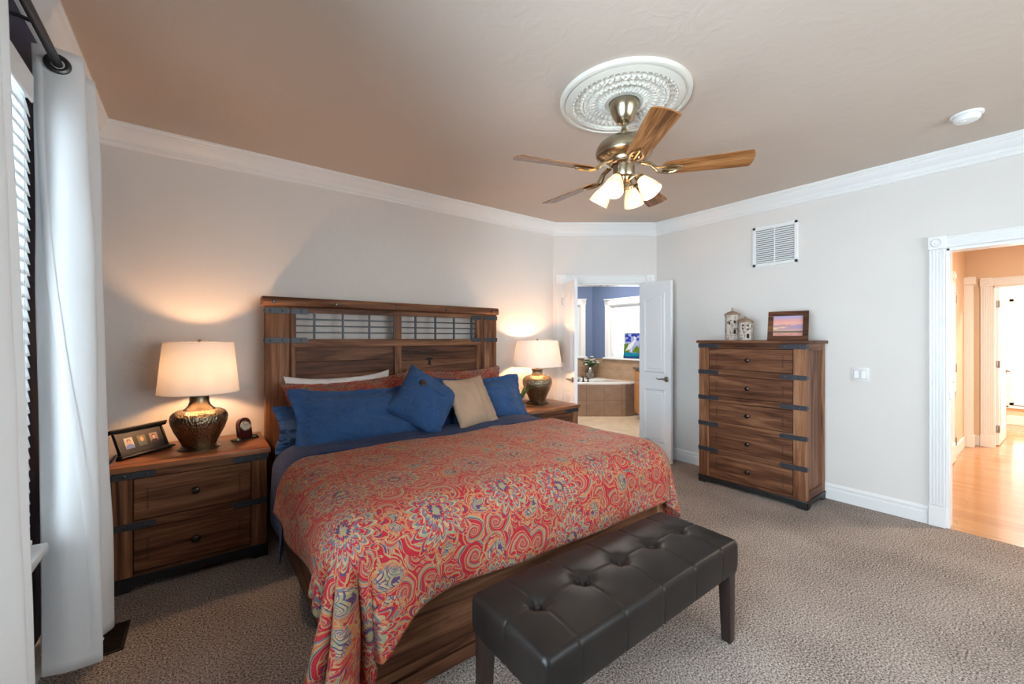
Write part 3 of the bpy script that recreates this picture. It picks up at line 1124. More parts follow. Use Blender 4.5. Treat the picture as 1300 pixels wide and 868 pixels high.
for side in (0, 1):
    for z in (1.584, 1.366):
        f = MB()
        if side == 0:
            a, b = 0.379, 0.672
            poly = [(a, z - 0.020), (b - 0.012, z - 0.020), (b, z), (b - 0.012, z + 0.020), (a, z + 0.020)]
        else:
            a, b = 2.128, 2.419
            poly = [(b, z - 0.020), (b, z + 0.020), (a + 0.012, z + 0.020), (a, z), (a + 0.012, z - 0.020)]
        seam = 0.536 if side == 0 else 2.267
        f.prism([(bl_(x), q) for x, q in ([(a, z - 0.02), (seam, z - 0.02), (seam, z + 0.02), (a, z + 0.02)] if side == 0 else [(seam, z - 0.02), (b, z - 0.02), (b, z + 0.02), (seam, z + 0.02)])], HF - 0.036, HF - 0.029, 'XZ', 0.001)
        inner = [(seam, z - 0.02), (b - 0.012, z - 0.02), (b, z), (b - 0.012, z + 0.02), (seam, z + 0.02)] if side == 0 else [(seam, z + 0.02), (a + 0.012, z + 0.02), (a, z), (a + 0.012, z - 0.02), (seam, z - 0.02)]
        f.prism([(bl_(x), q) for x, q in inner], HF - 0.001, HF + 0.006, 'XZ', 0.001)
        f.box(bl_(seam) - 0.003, bl_(seam) + 0.003, HF - 0.034, HF + 0.004, z - 0.02, z + 0.02)
        st = f.build('iron_strap', m_iron, BED)
        for x, y in (((0.415, -0.036), (0.495, -0.036), (0.625, -0.001)) if side == 0 else ((2.385, -0.036), (2.31, -0.036), (2.175, -0.001))):
            MB().lathe([(0.010, 0), (0.009, 0.005), (0, 0.008)], 10, M=T(bl_(x), HF + y, z, 0, pi / 2)).build('rivet', m_rivet, st)
        ex = 0.379 if side == 0 else 2.419
        MB().ball((bl_(ex), HF - 0.015, z), 0.009, 8).build('rivet', m_rivet, st)
for x in (0.44, 2.36):
    MB().box(bl_(x) - 0.022, bl_(x) + 0.022, 1.60 - BY, HF, 0.10, 0.36, 0.006).build('side_rail', m_wy, BED)
MB().box(bl_(0.50), bl_(2.30), 1.545 - BY, 1.585 - BY, 0.085, 0.40, 0.004, 1).build('footboard', m_wx, BED)
pieces('foot_rail', m_wx, BED, [(bl_(0.48), bl_(2.32), 1.515 - BY, 1.60 - BY, 0.40, 0.43), (bl_(0.48), bl_(2.32), 1.53 - BY, 1.585 - BY, 0.062, 0.10)], 0.006)
f = MB()
f.box(bl_(0.50), bl_(2.30), 1.525 - BY, 1.56 - BY, 0.0, 0.055, 0.006, 1)
f.build('foot_plinth', m_wx, BED)
for x in (0.455, 2.345):
    MB().box(bl_(x) - 0.045, bl_(x) + 0.045, 1.52 - BY, 1.61 - BY, 0.0, 0.43, 0.006).build('foot_post', m_wz, BED)

mt = tag(MB().box(-0.965, 0.965, -0.945, 0.935, 0, 0.285, 0.06, 5).build('mattress', m_fitted, None, (1.40, 2.50, 0.375)),
         'king mattress in a dusky blue fitted sheet under the paisley duvet', 'mattress')


def drape(x0, x1, yfoot, ztop, r, La, Ra, Fb, yhead, fold_amp, seed):
    """a cloth on a box: returns f(u, v) -> (point, cloth coordinates).  La(v), Ra(v): side overhang (arc length), Fb(u): foot overhang"""
    hw, cx = (x1 - x0) / 2, (x0 + x1) / 2

    def f(u, v):
        a = u * 2 - 1
        Ltop = yhead - yfoot
        B = v * (Ltop + Fb(u))
        A = a * (hw + (Ra(v) if a > 0 else La(v)))
        da, db = max(0.0, abs(A) - hw), max(0.0, B - Ltop)
        sgn = 1 if A > 0 else -1
        px = cx + max(-hw, min(hw, A))
        py = yhead - min(B, Ltop)
        rho = hypot(da, db)
        z = ztop
        if rho > 1e-6:
            ph = atan2(db, da)
            corner = sin(2 * ph) ** 2 if da > 0 and db > 0 else 0.0
            q = rho / r
            if q < pi / 2:
                h, dr = r * sin(q), r * (1 - cos(q))
            else:
                ex = rho - r * pi / 2
                h, dr = r + ex * 0.06, r + ex * 0.998
            run = ph * 7.5 + (B * 5.0 if db == 0 else 0) + (A * 5.0 if da == 0 else 0)
            wv = sin(run + seed) * 0.5 + sin(run * 2.3 + seed * 2.1) * 0.3
            calm = 0.3 if A > 0 else 1.0
            amp = calm * fold_amp * max(0.0, dr - r * 0.7) * (0.55 + 1.4 * corner)
            h += amp * wv + 0.10 * calm * corner * max(0.0, dr - r * 0.5)
            px += sgn * cos(ph) * h
            py -= sin(ph) * h
            z -= dr
        top = 1.0 - min(1.0, rho / (r * 1.2))
        puff = n3(A * 2.3 + seed, B * 2.3, 0.3) * 0.014 + n3(A * 6 + seed, B * 5, 2.3) * 0.0055 + n3(A * 14, B * 11 + seed, 4.3) * 0.002
        z += puff * (0.35 + 0.65 * top)
        px += puff * 0.8 * (1 - top)
        py -= puff * 0.8 * (1 - top)
        return Vector((px, py, z)), (A, B)
    return f


dv = drape(0.50, 2.285, 1.62, 0.715, 0.155,
           lambda v: 0.345 + 0.30 * sstep(0.55, 0.95, v), lambda v: 0.40 + 0.10 * sstep(0.4, 1.0, v),
           lambda u: 0.425 + 0.27 * (1 - sstep(0.14, 0.275, u)) + 0.05 * sstep(0.86, 1.0, u), 2.50, 0.42, 1.3)
dm = MB().grid(lambda u, v: dv(u, v)[0] - Vector((1.4, 2.0, 0)), 150, 120, uvfn=lambda u, v: dv(u, v)[1])
duv = tag(dm.build('duvet', m_paisley, None, (1.4, 2.0, 0), 80), 'red and gold paisley duvet draped over the bed and its foot', 'duvet')
md = duv.modifiers.new('cloth_thickness', 'SOLIDIFY')
md.thickness = 0.014
md.offset = -1
# rolled top hem of the duvet
hm = MB()
pts = [dv(0.0 + k / 120, 0.0)[0] - Vector((1.4, 2.0, 0)) + Vector((0, 0.004, 0)) for k in range(121)]
hm.tube(pts, 0.0095, 8)
hm.build('top_hem', m_paisley, duv)

sv = drape(0.50, 2.30, 1.62, 0.692, 0.13, lambda v: 0.53 + 0.05 * sin(v * 7), lambda v: 0.20, lambda u: 0.0, 2.93, 0.22, 4.0)
V0, V1 = 0.0, 0.40


def sheet_pt(u, v):
    p, q = sv(u, V0 + (V1 - V0) * v)
    p.z += 0.006 * sin(v * 9) * sstep(0.1, 0.3, u)
    return p


sm = MB().grid(lambda u, v: sheet_pt(u, v) - Vector((1.4, 2.7, 0)), 110, 40)
sh = tag(sm.build('bed_sheet', m_bluedk, None, (1.4, 2.7, 0), 80), 'navy blue flat sheet folded down in front of the pillows', 'sheet')
md = sh.modifiers.new('cloth_thickness', 'SOLIDIFY')
md.thickness = 0.006
md.offset = -1
# turned-back cuff lying on top of the sheet


def cuff_pt(u, v):
    p, q = sv(0.02 + 0.97 * u, 0.158 + 0.10 * v)
    nz = 0.009 + 0.004 * sin(u * 11) + (0.004 * sin(v * pi))
    c = 1 if 0.2 < u < 0.9 else 0.6
    p.z += nz * c
    p.x -= 0.010 * (1 - sstep(0.0, 0.25, u))
    return p - Vector((1.4, 2.7, 0))


cf = MB().grid(cuff_pt, 110, 10).build('turned_cuff', m_bluedk, sh, angle=80)
md = cf.modifiers.new('cloth_thickness', 'SOLIDIFY')
md.thickness = 0.006
md.offset = 1


# ------------------------------------------------------------------ pillows
def pillow(name, label, mat, w, h, t, loc, yaw=0.0, lean=0.0, roll=0.0, flange=0.0, seed=0.0, cat='pillow', group=None, wr=1.0, sag=0.05, n=44):
    """local x across, z up, front towards -y; leans back by lean, turned by roll in its own plane"""
    def surf(side):
        def fn(u, v):
            a, b = u * 2 - 1, v * 2 - 1
            W, H = w / 2, h / 2
            fw, fh = 1 + flange / W, 1 + flange / H
            A, B = a * fw, b * fh
            ia, ib = max(-1, min(1, A)), max(-1, min(1, B))
            th = (max(0, 1 - abs(ia) ** 2.4) ** 0.55) * (max(0, 1 - abs(ib) ** 2.4) ** 0.55)
            x = W * A * (1 - 0.07 * (1 - ib * ib))
            z = H * B * (1 - 0.08 * (1 - ia * ia))
            z -= sag * h * (1 - abs(ia) ** 3) * max(0, ib) ** 2
            rim = abs(a) > 0.999 or abs(b) > 0.999
            y = side * (t / 2) * th
            wk = n3(A * 2.0 + seed, B * 2.0, side * 3.0) * 0.022 + n3(A * 4.5 + seed, B * 3.8 + A * 1.5, side + 7) * 0.010
            ed = n3(A * 9 + seed, B * 9, 9.1) * 0.012 * max(abs(ia), abs(ib)) ** 6
            y += wr * wk * (0.25 + 0.75 * th) * side * min(1.0, th * 3)
            y = side * (0.0 if rim else max(side * y, 0.003)) + ed * (1 + 0.4 * (flange > 0))
            return Vector((x, y, z))
        return fn
    mb = MB()
    mb.grid(surf(-1), n, n)
    mb.grid(surf(1), n, n)
    bmesh.ops.remove_doubles(mb.bm, verts=list(mb.bm.verts), dist=0.0012)
    bmesh.ops.recalc_face_normals(mb.bm, faces=list(mb.bm.faces))
    if flange > 0:
        pass
    o = mb.build(name, mat, None, loc, 75)
    o.matrix_world = Matrix.Translation(loc) @ Matrix.Rotation(yaw, 4, 'Z') @ Matrix.Rotation(-lean, 4, 'X') @ Matrix.Rotation(roll, 4, 'Y')
    return tag(o, label, cat, group)


G = 'pillows stacked against the headboard'
pillow('pillow', 'white pillow, only its top edge showing above a paisley sham', m_whitef, 0.80, 0.46, 0.12, (0.90, 3.385, 0.885), 0.0, radians(14), radians(-1.0), 0, 1.0, group=G)
pillow('pillow', 'red paisley sham leaning in front of the white pillow', m_paisley, 0.92, 0.42, 0.13, (0.955, 3.245, 0.868), 0.0, radians(22), radians(-2.5), 0.02, 2.0, group=G)
pillow('pillow', 'red paisley sham showing above the tan cushion, near the urn lamp', m_paisley, 0.92, 0.46, 0.14, (1.93, 3.33, 0.865), 0.0, radians(18), radians(0.5), 0.03, 3.0, group=G)
pillow('pillow', 'blue pillow almost hidden behind the wide front sham, only its end showing', m_blue, 0.90, 0.28, 0.13, (0.87, 3.08, 0.775), 0.0, radians(34), radians(1), 0.03, 4.0, group=G)
pillow('pillow', 'dark blue pillow peeking out at the top behind the blue sham beside the urn lamp', m_blue, 0.92, 0.40, 0.14, (2.00, 3.20, 0.825), 0.0, radians(24), radians(1), 0.03, 5.0, group=G)
pillow('pillow', 'wide blue linen sham lying in front of the white pillow', m_blue, 0.90, 0.39, 0.17, (0.965, 2.955, 0.835), radians(1), radians(36), radians(1), 0.05, 6.0, group=G, wr=1.2)
pillow('pillow', 'blue linen sham behind the tan cushion, beside the urn lamp', m_blue, 0.90, 0.40, 0.17, (1.96, 3.055, 0.835), radians(0), radians(30), radians(2), 0.05, 7.0, group=G, wr=1.1)
dia = pillow('cushion', 'square blue cushion stood on its corner with a round button', m_blue, 0.455, 0.455, 0.16, (1.365, 2.895, 0.905), radians(-2), radians(30), radians(-52), 0, 8.0, 'cushion', sag=0.0)
f = MB().lathe([(0.026, 0.0), (0.026, 0.005), (0.019, 0.009), (0.0, 0.007)], 20, M=T(0.085, -0.072, 0.085, 0, pi / 2))
f.build('button', m_knob, dia)
f = MB().tube([(0.085 - 0.0, -0.030, -0.19), (0.085, -0.066, -0.10), (0.085, -0.078, 0.0), (0.085, -0.067, 0.085), (0.085, -0.045, 0.15), (0.085, -0.02, 0.19)], 0.0045, 6)
f.build('placket_seam', m_blue, dia)
tan = pillow('cushion', 'square tan suede cushion with stitched bands leaning on the blue cushion', m_tan, 0.41, 0.44, 0.15, (1.775, 2.885, 0.865), radians(8), radians(31), radians(-2), 0, 9.0, 'cushion', sag=0.0, wr=0.6)
for x in (0.055, 0.13):
    pts = []
    for k in range(13):
        z = -0.19 + 0.38 * k / 12
        a, b = x / 0.20, z / 0.215
        th = (max(0, 1 - abs(a) ** 2.4) ** 0.55) * (max(0, 1 - abs(b) ** 2.4) ** 0.55)
        wk = n3(a * 2.0 + 9, b * 2.0, -3.0) * 0.022 + n3(a * 4.5 + 9, b * 3.8 + a * 1.5, 6) * 0.010
        pts.append((x * (1 - 0.07 * (1 - b * b)), -0.075 * th - 0.6 * wk * (0.25 + 0.75 * th) - 0.001, z * (1 - 0.08 * (1 - a * a))))
    f = MB().tube(pts, 0.004, 6)
    f.build('stitched_band', m_tan2, tan)
pts = []
for k in range(80):
    s = k / 80 * 4
    i, q = int(s), (s - int(s)) * 2 - 1
    a, b = [(q, -1), (1, q), (-q, 1), (-1, -q)][i]
    pts.append((0.20 * a * (1 - 0.07 * (1 - b * b)), n3(a * 9 + 9, b * 9, 9.1) * 0.012, 0.215 * b * (1 - 0.08 * (1 - a * a))))
MB().tube(pts, 0.005, 6, closed=True).build('piping', m_tan2, tan)

# ------------------------------------------------------------------ upholstered bench
BN = thing('bench', 'long dark leather bench with five tufted buttons at the foot of the bed', 'bench', (1.375, 1.078, 0.0))
BW, BD, BZ0, BZ1 = 0.590, 0.205, 0.340, 0.462
btn = [-0.445, -0.225, -0.005, 0.215, 0.435]


def bench_top(x, y):
    """height of the padded top over the flat"""
    ex = min(BW - abs(x), BD - abs(y))
    h = 0.020 * (1 - (y / BD) ** 2) * (1 - (x / BW) ** 6)
    d = min(hypot(x - b, y) for b in btn)
    h -= 0.026 * exp(-(d / 0.030) ** 2) + 0.006 * exp(-(d / 0.07) ** 2)
    sx = min(abs(x - b) for b in btn)
    h -= 0.0028 * exp(-(sx / 0.006) ** 2)
    h -= 0.0028 * exp(-(y / 0.006) ** 2)
    h += n3(x * 9, y * 9, 1) * 0.0015
    # puckers running out of each button
    for b in btn:
        dd = hypot(x - b, y)
        if dd < 0.09:
            h += 0.0022 * sin(atan2(y, x - b) * 6 + b * 9) * exp(-(dd / 0.04) ** 2)
    return h


def sup(t, p=14.0):
    c, s = cos(t), sin(t)
    return (abs(c) ** (2 / p)) * (1 if c >= 0 else -1), (abs(s) ** (2 / p)) * (1 if s >= 0 else -1)


f = MB()
NX, NY = 236, 84
f.grid(lambda u, v: Vector(((u * 2 - 1) * (BW - 0.022), (v * 2 - 1) * (BD - 0.022), BZ1 + bench_top((u * 2 - 1) * (BW - 0.022), (v * 2 - 1) * (BD - 0.022)))), NX, NY)
# skirt: follows the outline of the grid so that the shoulder joins
ring = []
for i in range(NX):
    ring.append((i / NX * 2 - 1, -1))
for i in range(NY):
    ring.append((1, i / NY * 2 - 1))
for i in range(NX):
    ring.append((1 - i / NX * 2, 1))
for i in range(NY):
    ring.append((-1, 1 - i / NY * 2))
b = bmesh.new()
rows = []
for (o, dz) in [(-0.022, None), (-0.017, 0.018), (-0.009, 0.012), (-0.003, 0.004), (0.0, -0.010), (0.001, -0.05), (0.0, -0.10), (-0.004, -0.122), (-0.03, -0.124)]:
    row = []
    for x, y in ring:
        X0, Y0 = x * (BW - 0.022), y * (BD - 0.022)
        cxn, cyn = (x if abs(x) == 1 else 0), (y if abs(y) == 1 else 0)
        k = (o + 0.022) * (0.78 if cxn and cyn else 1.0)
        if dz is None:
            z = BZ1 + bench_top(X0, Y0)
        else:
            z = BZ1 + dz * 1.0 - 0.018 + bench_top(X0, Y0) * max(0, 1 + (dz - 0.018) / 0.03)
        groove = 0.0
        if dz is not None and dz > -0.123:
            if abs(y) == 1:
                groove = 0.0025 * max(exp(-((X0 - q) / 0.004) ** 2) for q in btn + [])
            else:
                groove = 0.0025 * exp(-(Y0 / 0.004) ** 2)
        row.append(b.verts.new((X0 + cxn * (k - groove), Y0 + cyn * (k - groove), z)))
    rows.append(row)
n = len(ring)
for A, B in zip(rows, rows[1:]):
    for k in range(n):
        b.faces.new((A[k], B[k], B[(k + 1) % n], A[(k + 1) % n]))
b.faces.new(rows[-1])
bmesh.ops.recalc_face_normals(b, faces=list(b.faces))
f.add(b)
bmesh.ops.remove_doubles(f.bm, verts=list(f.bm.verts), dist=0.0004)
bmesh.ops.recalc_face_normals(f.bm, faces=list(f.bm.faces))
f.build('padded_seat', m_leather, BN, angle=60)
for q in btn:
    f = MB().lathe([(0.0, 0.013), (0.007, 0.012), (0.012, 0.008), (0.0135, 0.002), (0.011, -0.004)], 18, M=T(q, 0, BZ1 - 0.013))
    f.build('tuft_button', m_leather, BN)
for sx in (-1, 1):
    for sy in (-1, 1):
        x, y = sx * (BW - 0.035), sy * (BD - 0.035)
        f = MB()
        b = bmesh.new()
        lo = [b.verts.new((x + a * 0.021, y + c * 0.021, 0)) for a, c in ((-1, -1), (1, -1), (1, 1), (-1, 1))]
        hi = [b.verts.new((x - sx * 0.004 + a * 0.028, y - sy * 0.004 + c * 0.028, BZ0 + 0.004)) for a, c in ((-1, -1), (1, -1), (1, 1), (-1, 1))]
        b.faces.new(lo[::-1])
        b.faces.new(hi)
        for k in range(4):
            b.faces.new((lo[k], lo[(k + 1) % 4], hi[(k + 1) % 4], hi[k]))
        bmesh.ops.bevel(b, geom=list(b.edges), offset=0.003, segments=2, profile=0.5, affect='EDGES')
        f.add(b)
        f.build('leg', m_benchleg, BN)
MB().box(-BW + 0.03, BW - 0.03, -BD + 0.03, BD - 0.03, BZ0 - 0.012, BZ0 + 0.002).build('underside', m_black, BN)


# ------------------------------------------------------------------ case furniture with iron straps
def knob(parent, x, y, z, r=0.0205, proj=0.030):
    f = MB().lathe([(0.008, 0.0), (0.0065, 0.008), (0.008, 0.012), (r, 0.017), (r * 0.93, proj - 0.004), (r * 0.5, proj), (0.0, proj + 0.0005)], 18, M=T(x, y, z, 0, pi / 2))
    return f.build('knob', m_knob, parent)


def strap(parent, x0, x1, y, z, hh, wrap, pointed):
    """an iron strap on the front plane y; it runs from the outer edge x0 to the tip x1 and turns round the corner"""
    s = 1 if x1 > x0 else -1
    f = MB()
    tip = 0.014 if pointed else 0.003
    poly = [(x0, z - hh), (x1 - s * tip, z - hh), (x1, z - hh * 0.35), (x1, z + hh * 0.35), (x1 - s * tip, z + hh), (x0, z + hh)]
    if s < 0:
        poly = poly[::-1]
    f.prism(poly, y - 0.005, y, 'XZ', 0.001)
    f.box(x0 - s * 0.005, x0, y - 0.005, y + wrap, z - hh, z + hh, 0.001, 1)
    o = f.build('iron_strap', m_iron, parent)
    for x in (x0 + s * 0.048, x1 - s * 0.042):
        MB().lathe([(0.0085, 0), (0.0075, 0.004), (0, 0.0065)], 10, M=T(x, y - 0.005, z, 0, pi / 2)).build('rivet', m_rivet, o)
    MB().lathe([(0.0085, 0), (0.0075, 0.004), (0, 0.0065)], 10, M=T(x0 - s * 0.005, y + wrap * 0.55, z, 0, 0, -s * pi / 2)).build('rivet', m_rivet, o)
    return o


def arch_base(W, D, h, arch_in, arch_h):
    """black plinth with cut-out feet on front and sides"""
    f = MB()
    t = 0.022

    def prof(L):
        a, b = -L / 2, L / 2
        p = [(a, 0.0), (a + arch_in * 0.75, 0.0)]
        for k in range(1, 7):
            u = k / 6
            p.append((a + arch_in * 0.75 + arch_in * 0.55 * u, arch_h * (1 - (1 - u) ** 2)))
        for k in range(6, 0, -1):
            u = k / 6
            p.append((b - arch_in * 0.75 - arch_in * 0.55 * u, arch_h * (1 - (1 - u) ** 2)))
        p += [(b - arch_in * 0.75, 0.0), (b, 0.0), (b, h), (a, h)]
        return p
    f.prism(prof(W), 0.0, t, 'XZ', 0.001)
    f.prism(prof(W), D - t, D, 'XZ', 0.001)
    for s in (-1, 1):
        f.prism([(y + D / 2, z) for y, z in prof(D - 0.002)], s * W / 2 - (t if s > 0 else 0), s * W / 2 + (t if s < 0 else 0), 'YZ', 0.001)
    f.box(-W / 2 - 0.004, W / 2 + 0.004, -0.004, D + 0.002, h - 0.014, h, 0.004, 2)
    return f


def burn_dots(f, x, y, z0, z1, n):
    for k in range(n):
        z = z0 + (z1 - z0) * (k + 0.5) / n
        f.box(x - 0.005, x + 0.005, y - 0.0008, y + 0.001, z - 0.0022, z + 0.0022, mi=1)


def nightstand(name, label, loc):
    """origin at the middle of the front edge on the floor; front towards -y"""
    W, D = 0.715, 0.53
    t = thing(name, label, 'nightstand', loc, 0, 'walnut nightstands')
    arch_base(W + 0.012, D, 0.080, 0.10, 0.030).build('plinth', m_black, t)
    pieces('face_stile', m_wz, t, [(-W / 2, -W / 2 + 0.082, 0.0, 0.03, 0.08, 0.655), (W / 2 - 0.082, W / 2, 0.0, 0.03, 0.08, 0.655)])
    pieces('side_panel', m_wz, t, [(-W / 2, -W / 2 + 0.02, 0.03, D, 0.08, 0.655), (W / 2 - 0.02, W / 2, 0.03, D, 0.08, 0.655)])
    hx = W / 2 - 0.082
    pieces('face_rail', m_wx, t, [(-hx, hx, 0.0, 0.03, 0.613, 0.655), (-hx, hx, 0.0, 0.03, 0.335, 0.380), (-hx, hx, 0.0, 0.03, 0.08, 0.098)])
    MB().box(-W / 2 + 0.02, W / 2 - 0.02, D - 0.015, D, 0.08, 0.655).build('back_panel', m_wx, t)
    MB().box(-W / 2 + 0.02, W / 2 - 0.02, 0.0285, 0.034, 0.085, 0.65).build('drawer_gap', m_gap, t)
    for z0, z1 in ((0.384, 0.609), (0.102, 0.331)):
        f = MB().box(-hx + 0.004, hx - 0.004, 0.003, 0.30, z0, z1, 0.003, 1)
        burn_dots(f, -hx + 0.062, 0.003, z0 + 0.05, z1 - 0.055, 9)
        burn_dots(f, hx - 0.062, 0.003, z0 + 0.05, z1 - 0.055, 9)
        d = f.build('drawer', [m_wx, m_gap], t)
        knob(d, 0.0, 0.003, (z0 + z1) / 2)
    for z in (0.633, 0.356):
        strap(t, -W / 2, -W / 2 + 0.182, 0.0, z, 0.0185, 0.03, True)
        strap(t, W / 2, W / 2 - 0.182, 0.0, z, 0.0185, 0.03, True)
    f = MB().box(-W / 2 - 0.020, W / 2 + 0.020, -0.018, D + 0.025, 0.655, 0.687, 0.004, 2)
    f.build('top', m_topx, t)
    return t


nightstand('nightstand', 'two drawer walnut nightstand holding the photo frame and small clock', (-0.012, 3.04, 0))
nightstand('nightstand', 'walnut nightstand on the bathroom door side, mostly hidden by the bed', (2.822, 3.04, 0))

# tall chest: local x runs along -y of the room, front faces -x
CH = thing('chest_of_drawers', 'tall five drawer walnut chest holding the stone towers and sunset photo', 'chest of drawers', (3.875, 1.652, 0), -pi / 2)
W, D, CHZ = 0.892, 0.432, 1.335
arch_base(W + 0.010, D, 0.068, 0.085, 0.026).build('plinth', m_black, CH)
pieces('face_stile', m_wz, CH, [(-W / 2, -W / 2 + 0.095, 0.0, 0.03, 0.068, CHZ), (W / 2 - 0.095, W / 2, 0.0, 0.03, 0.068, CHZ)])
for s in (-1, 1):
    x0, x1 = (s * W / 2, s * (W / 2 - 0.02))
    pieces('side_stile', m_wz, CH, [(x0, x1, 0.030, 0.055, 0.068, CHZ), (x0, x1, D - 0.055, D, 0.068, CHZ)], 0.001)
    MB().box(s * (W / 2 - 0.012), x1, 0.05, D - 0.05, 0.10, CHZ - 0.02).build('side_panel', m_wz, CH)
    pieces('side_rail', m_wy, CH, [(x0, x1, 0.055, D - 0.055, 0.068, 0.135), (x0, x1, 0.055, D - 0.055, CHZ - 0.055, CHZ)], 0.001)
hx = W / 2 - 0.095
rails = [(-hx, hx, 0.0, 0.03, CHZ - 0.045, CHZ), (-hx, hx, 0.0, 0.03, 0.068, 0.093)]
dr = [(1.094, 1.286), (0.842, 1.034), (0.600, 0.790), (0.352, 0.540), (0.096, 0.300)]
dr = [(1.092, 1.286), (0.846, 1.030), (0.602, 0.786), (0.352, 0.540), (0.096, 0.298)]
for (a0, a1), (b0, b1) in zip(dr, dr[1:]):
    rails.append((-hx, hx, 0.0, 0.03, b1 + 0.003, a0 - 0.003))
pieces('face_rail', m_wx, CH, rails)
MB().box(-W / 2 + 0.02, W / 2 - 0.02, D - 0.015, D, 0.068, CHZ).build('back_panel', m_wx, CH)
MB().box(-W / 2 + 0.02, W / 2 - 0.02, 0.0285, 0.034, 0.07, CHZ - 0.002).build('drawer_gap', m_gap, CH)
for z0, z1 in dr:
    f = MB().box(-hx + 0.004, hx - 0.004, 0.003, 0.34, z0, z1, 0.003, 1)
    burn_dots(f, hx - 0.075, 0.003, z0 + 0.045, z1 - 0.045, 9)
    burn_dots(f, -hx + 0.075, 0.003, z0 + 0.045, z1 - 0.045, 9)
    d = f.build('drawer', [m_wx, m_gap], CH)
    knob(d, 0.0, 0.003, (z0 + z1) / 2 - 0.003)
for z in (1.3115, 1.061, 0.818, 0.570, 0.326):
    strap(CH, -W / 2, -W / 2 + 0.190, 0.0, z, 0.0195, 0.03, False)
    strap(CH, W / 2, W / 2 - 0.195, 0.0, z, 0.0195, 0.03, True)
f = MB().box(-W / 2 - 0.020, W / 2 + 0.006 + 0.014, -0.020, D + 0.02, CHZ, 1.363, 0.007, 3)
f.build('top', m_topy if False else m_wx, CH)
# ------------------------------------------------------------------ bedside lamps
def table_lamp(name, label, loc, rz, body, shade_r0, shade_r1, zs0, zs1, square, bulb_z, cord=False):
    t = thing(name, label, 'lamp', loc, rz, 'bedside lamps')
    b, neck, foot = body
    MB().lathe(b, 56).build('hammered_body', m_hammer, t)
    MB().lathe(neck, 40, cap1=True).build('neck', m_pewter, t)
    if square:
        f = MB().box(-0.083, 0.083, -0.083, 0.083, 0.0, 0.020, 0.004, 2)
        f.box(-0.074, 0.074, -0.074, 0.074, 0.018, 0.032, 0.004, 2)
        f.build('foot', m_pewter, t)
    else:
        MB().lathe(foot, 48, cap0=True).build('foot', m_pewter, t)
    f = MB()
    n = 24
    z0 = neck[-1][1]
    f.tube([(0, 0, z0 - 0.01), (0, 0, bulb_z - 0.045)], 0.011, 12)
    f.lathe([(0.016, bulb_z - 0.075), (0.018, bulb_z - 0.040), (0.012, bulb_z - 0.030)], 16, cap0=True, cap1=True)
    f.build('socket', m_brass, t)
    f = MB()
    for s in (-1, 1):
        f.tube([(s * 0.012, 0, bulb_z - 0.07), (s * 0.045, 0, bulb_z - 0.03), (s * 0.050, 0, bulb_z + 0.04), (s * 0.030, 0, zs1 - 0.03), (0, 0, zs1 - 0.006)], 0.0022, 6)
    for k in range(3):
        a = 2 * pi * k / 3 + 0.4
        f.tube([(0, 0, zs1 - 0.006), (shade_r1 * 0.99 * cos(a), shade_r1 * 0.99 * sin(a), zs1 - 0.010)], 0.0018, 6)
    f.build('harp', m_brass, t)
    MB().ball((0, 0, bulb_z), 0.030, 14, 1.25).build('bulb', m_bulb, t)
    sh = MB().grid(lambda u, v: Vector(((shade_r0 + (shade_r1 - shade_r0) * v) * cos(2 * pi * u), (shade_r0 + (shade_r1 - shade_r0) * v) * sin(2 * pi * u), zs0 + (zs1 - zs0) * v)), 72, 6, wrap=True)
    sh = sh.build('lamp_shade', m_shade, t)
    for r, z in ((shade_r0, zs0), (shade_r1, zs1)):
        MB().tube([(r * cos(2 * pi * k / 72), r * sin(2 * pi * k / 72), z) for k in range(72)], 0.0022, 6, closed=True).build('shade_trim', m_shade, sh)
    f = MB().lathe([(0.004, zs1 - 0.006), (0.004, zs1 + 0.004), (0.012, zs1 + 0.007), (0.011, zs1 + 0.014), (0.004, zs1 + 0.019), (0, zs1 + 0.021)], 18, cap0=True)
    f.build('finial', m_pewter, t)
    if cord:
        MB().tube([(-0.06, -0.02, 0.008), (-0.12, -0.03, 0.03), (-0.15, -0.005, 0.045), (-0.16, 0.04, 0.02), (-0.14, 0.10, 0.006), (-0.10, 0.17, 0.006)], 0.003, 6).build('power_cord', m_gap, t)
    return t


NT = 0.687
body_l = [(0.088, 0.022), (0.092, 0.034), (0.108, 0.070), (0.130, 0.115), (0.146, 0.160), (0.1505, 0.190), (0.147, 0.212), (0.136, 0.228), (0.118, 0.238), (0.085, 0.243)]
neck_l = [(0.085, 0.242), (0.080, 0.250), (0.072, 0.256), (0.058, 0.272), (0.051, 0.295), (0.050, 0.330), (0.054, 0.345), (0.030, 0.350), (0.012, 0.352)]
foot_l = [(0.112, 0.0), (0.113, 0.006), (0.104, 0.011), (0.100, 0.014), (0.093, 0.019), (0.088, 0.024)]
table_lamp('table_lamp', 'wide hammered bronze lamp with cream tapered shade beside the photo frame', (0.004, 3.29, NT), 0,
           (body_l, neck_l, foot_l), 0.212, 0.182, 0.352, 0.668, False, 0.49)
body_r = [(0.078, 0.030), (0.082, 0.045), (0.105, 0.105), (0.135, 0.175), (0.152, 0.225), (0.155, 0.262), (0.148, 0.290), (0.128, 0.312), (0.092, 0.326)]
body_r = [(r * 1.02, z * 0.93) for r, z in body_r]
neck_r = [(0.092, 0.300), (0.075, 0.306), (0.062, 0.316), (0.054, 0.335), (0.055, 0.352), (0.066, 0.366), (0.064, 0.372), (0.030, 0.372), (0.012, 0.374)]
table_lamp('table_lamp', 'tall hammered bronze urn lamp with cream shade near the bathroom door', (2.865, 3.33, NT), radians(12),
           (body_r, neck_r, None), 0.262, 0.220, 0.400, 0.670, True, 0.54, cord=True)

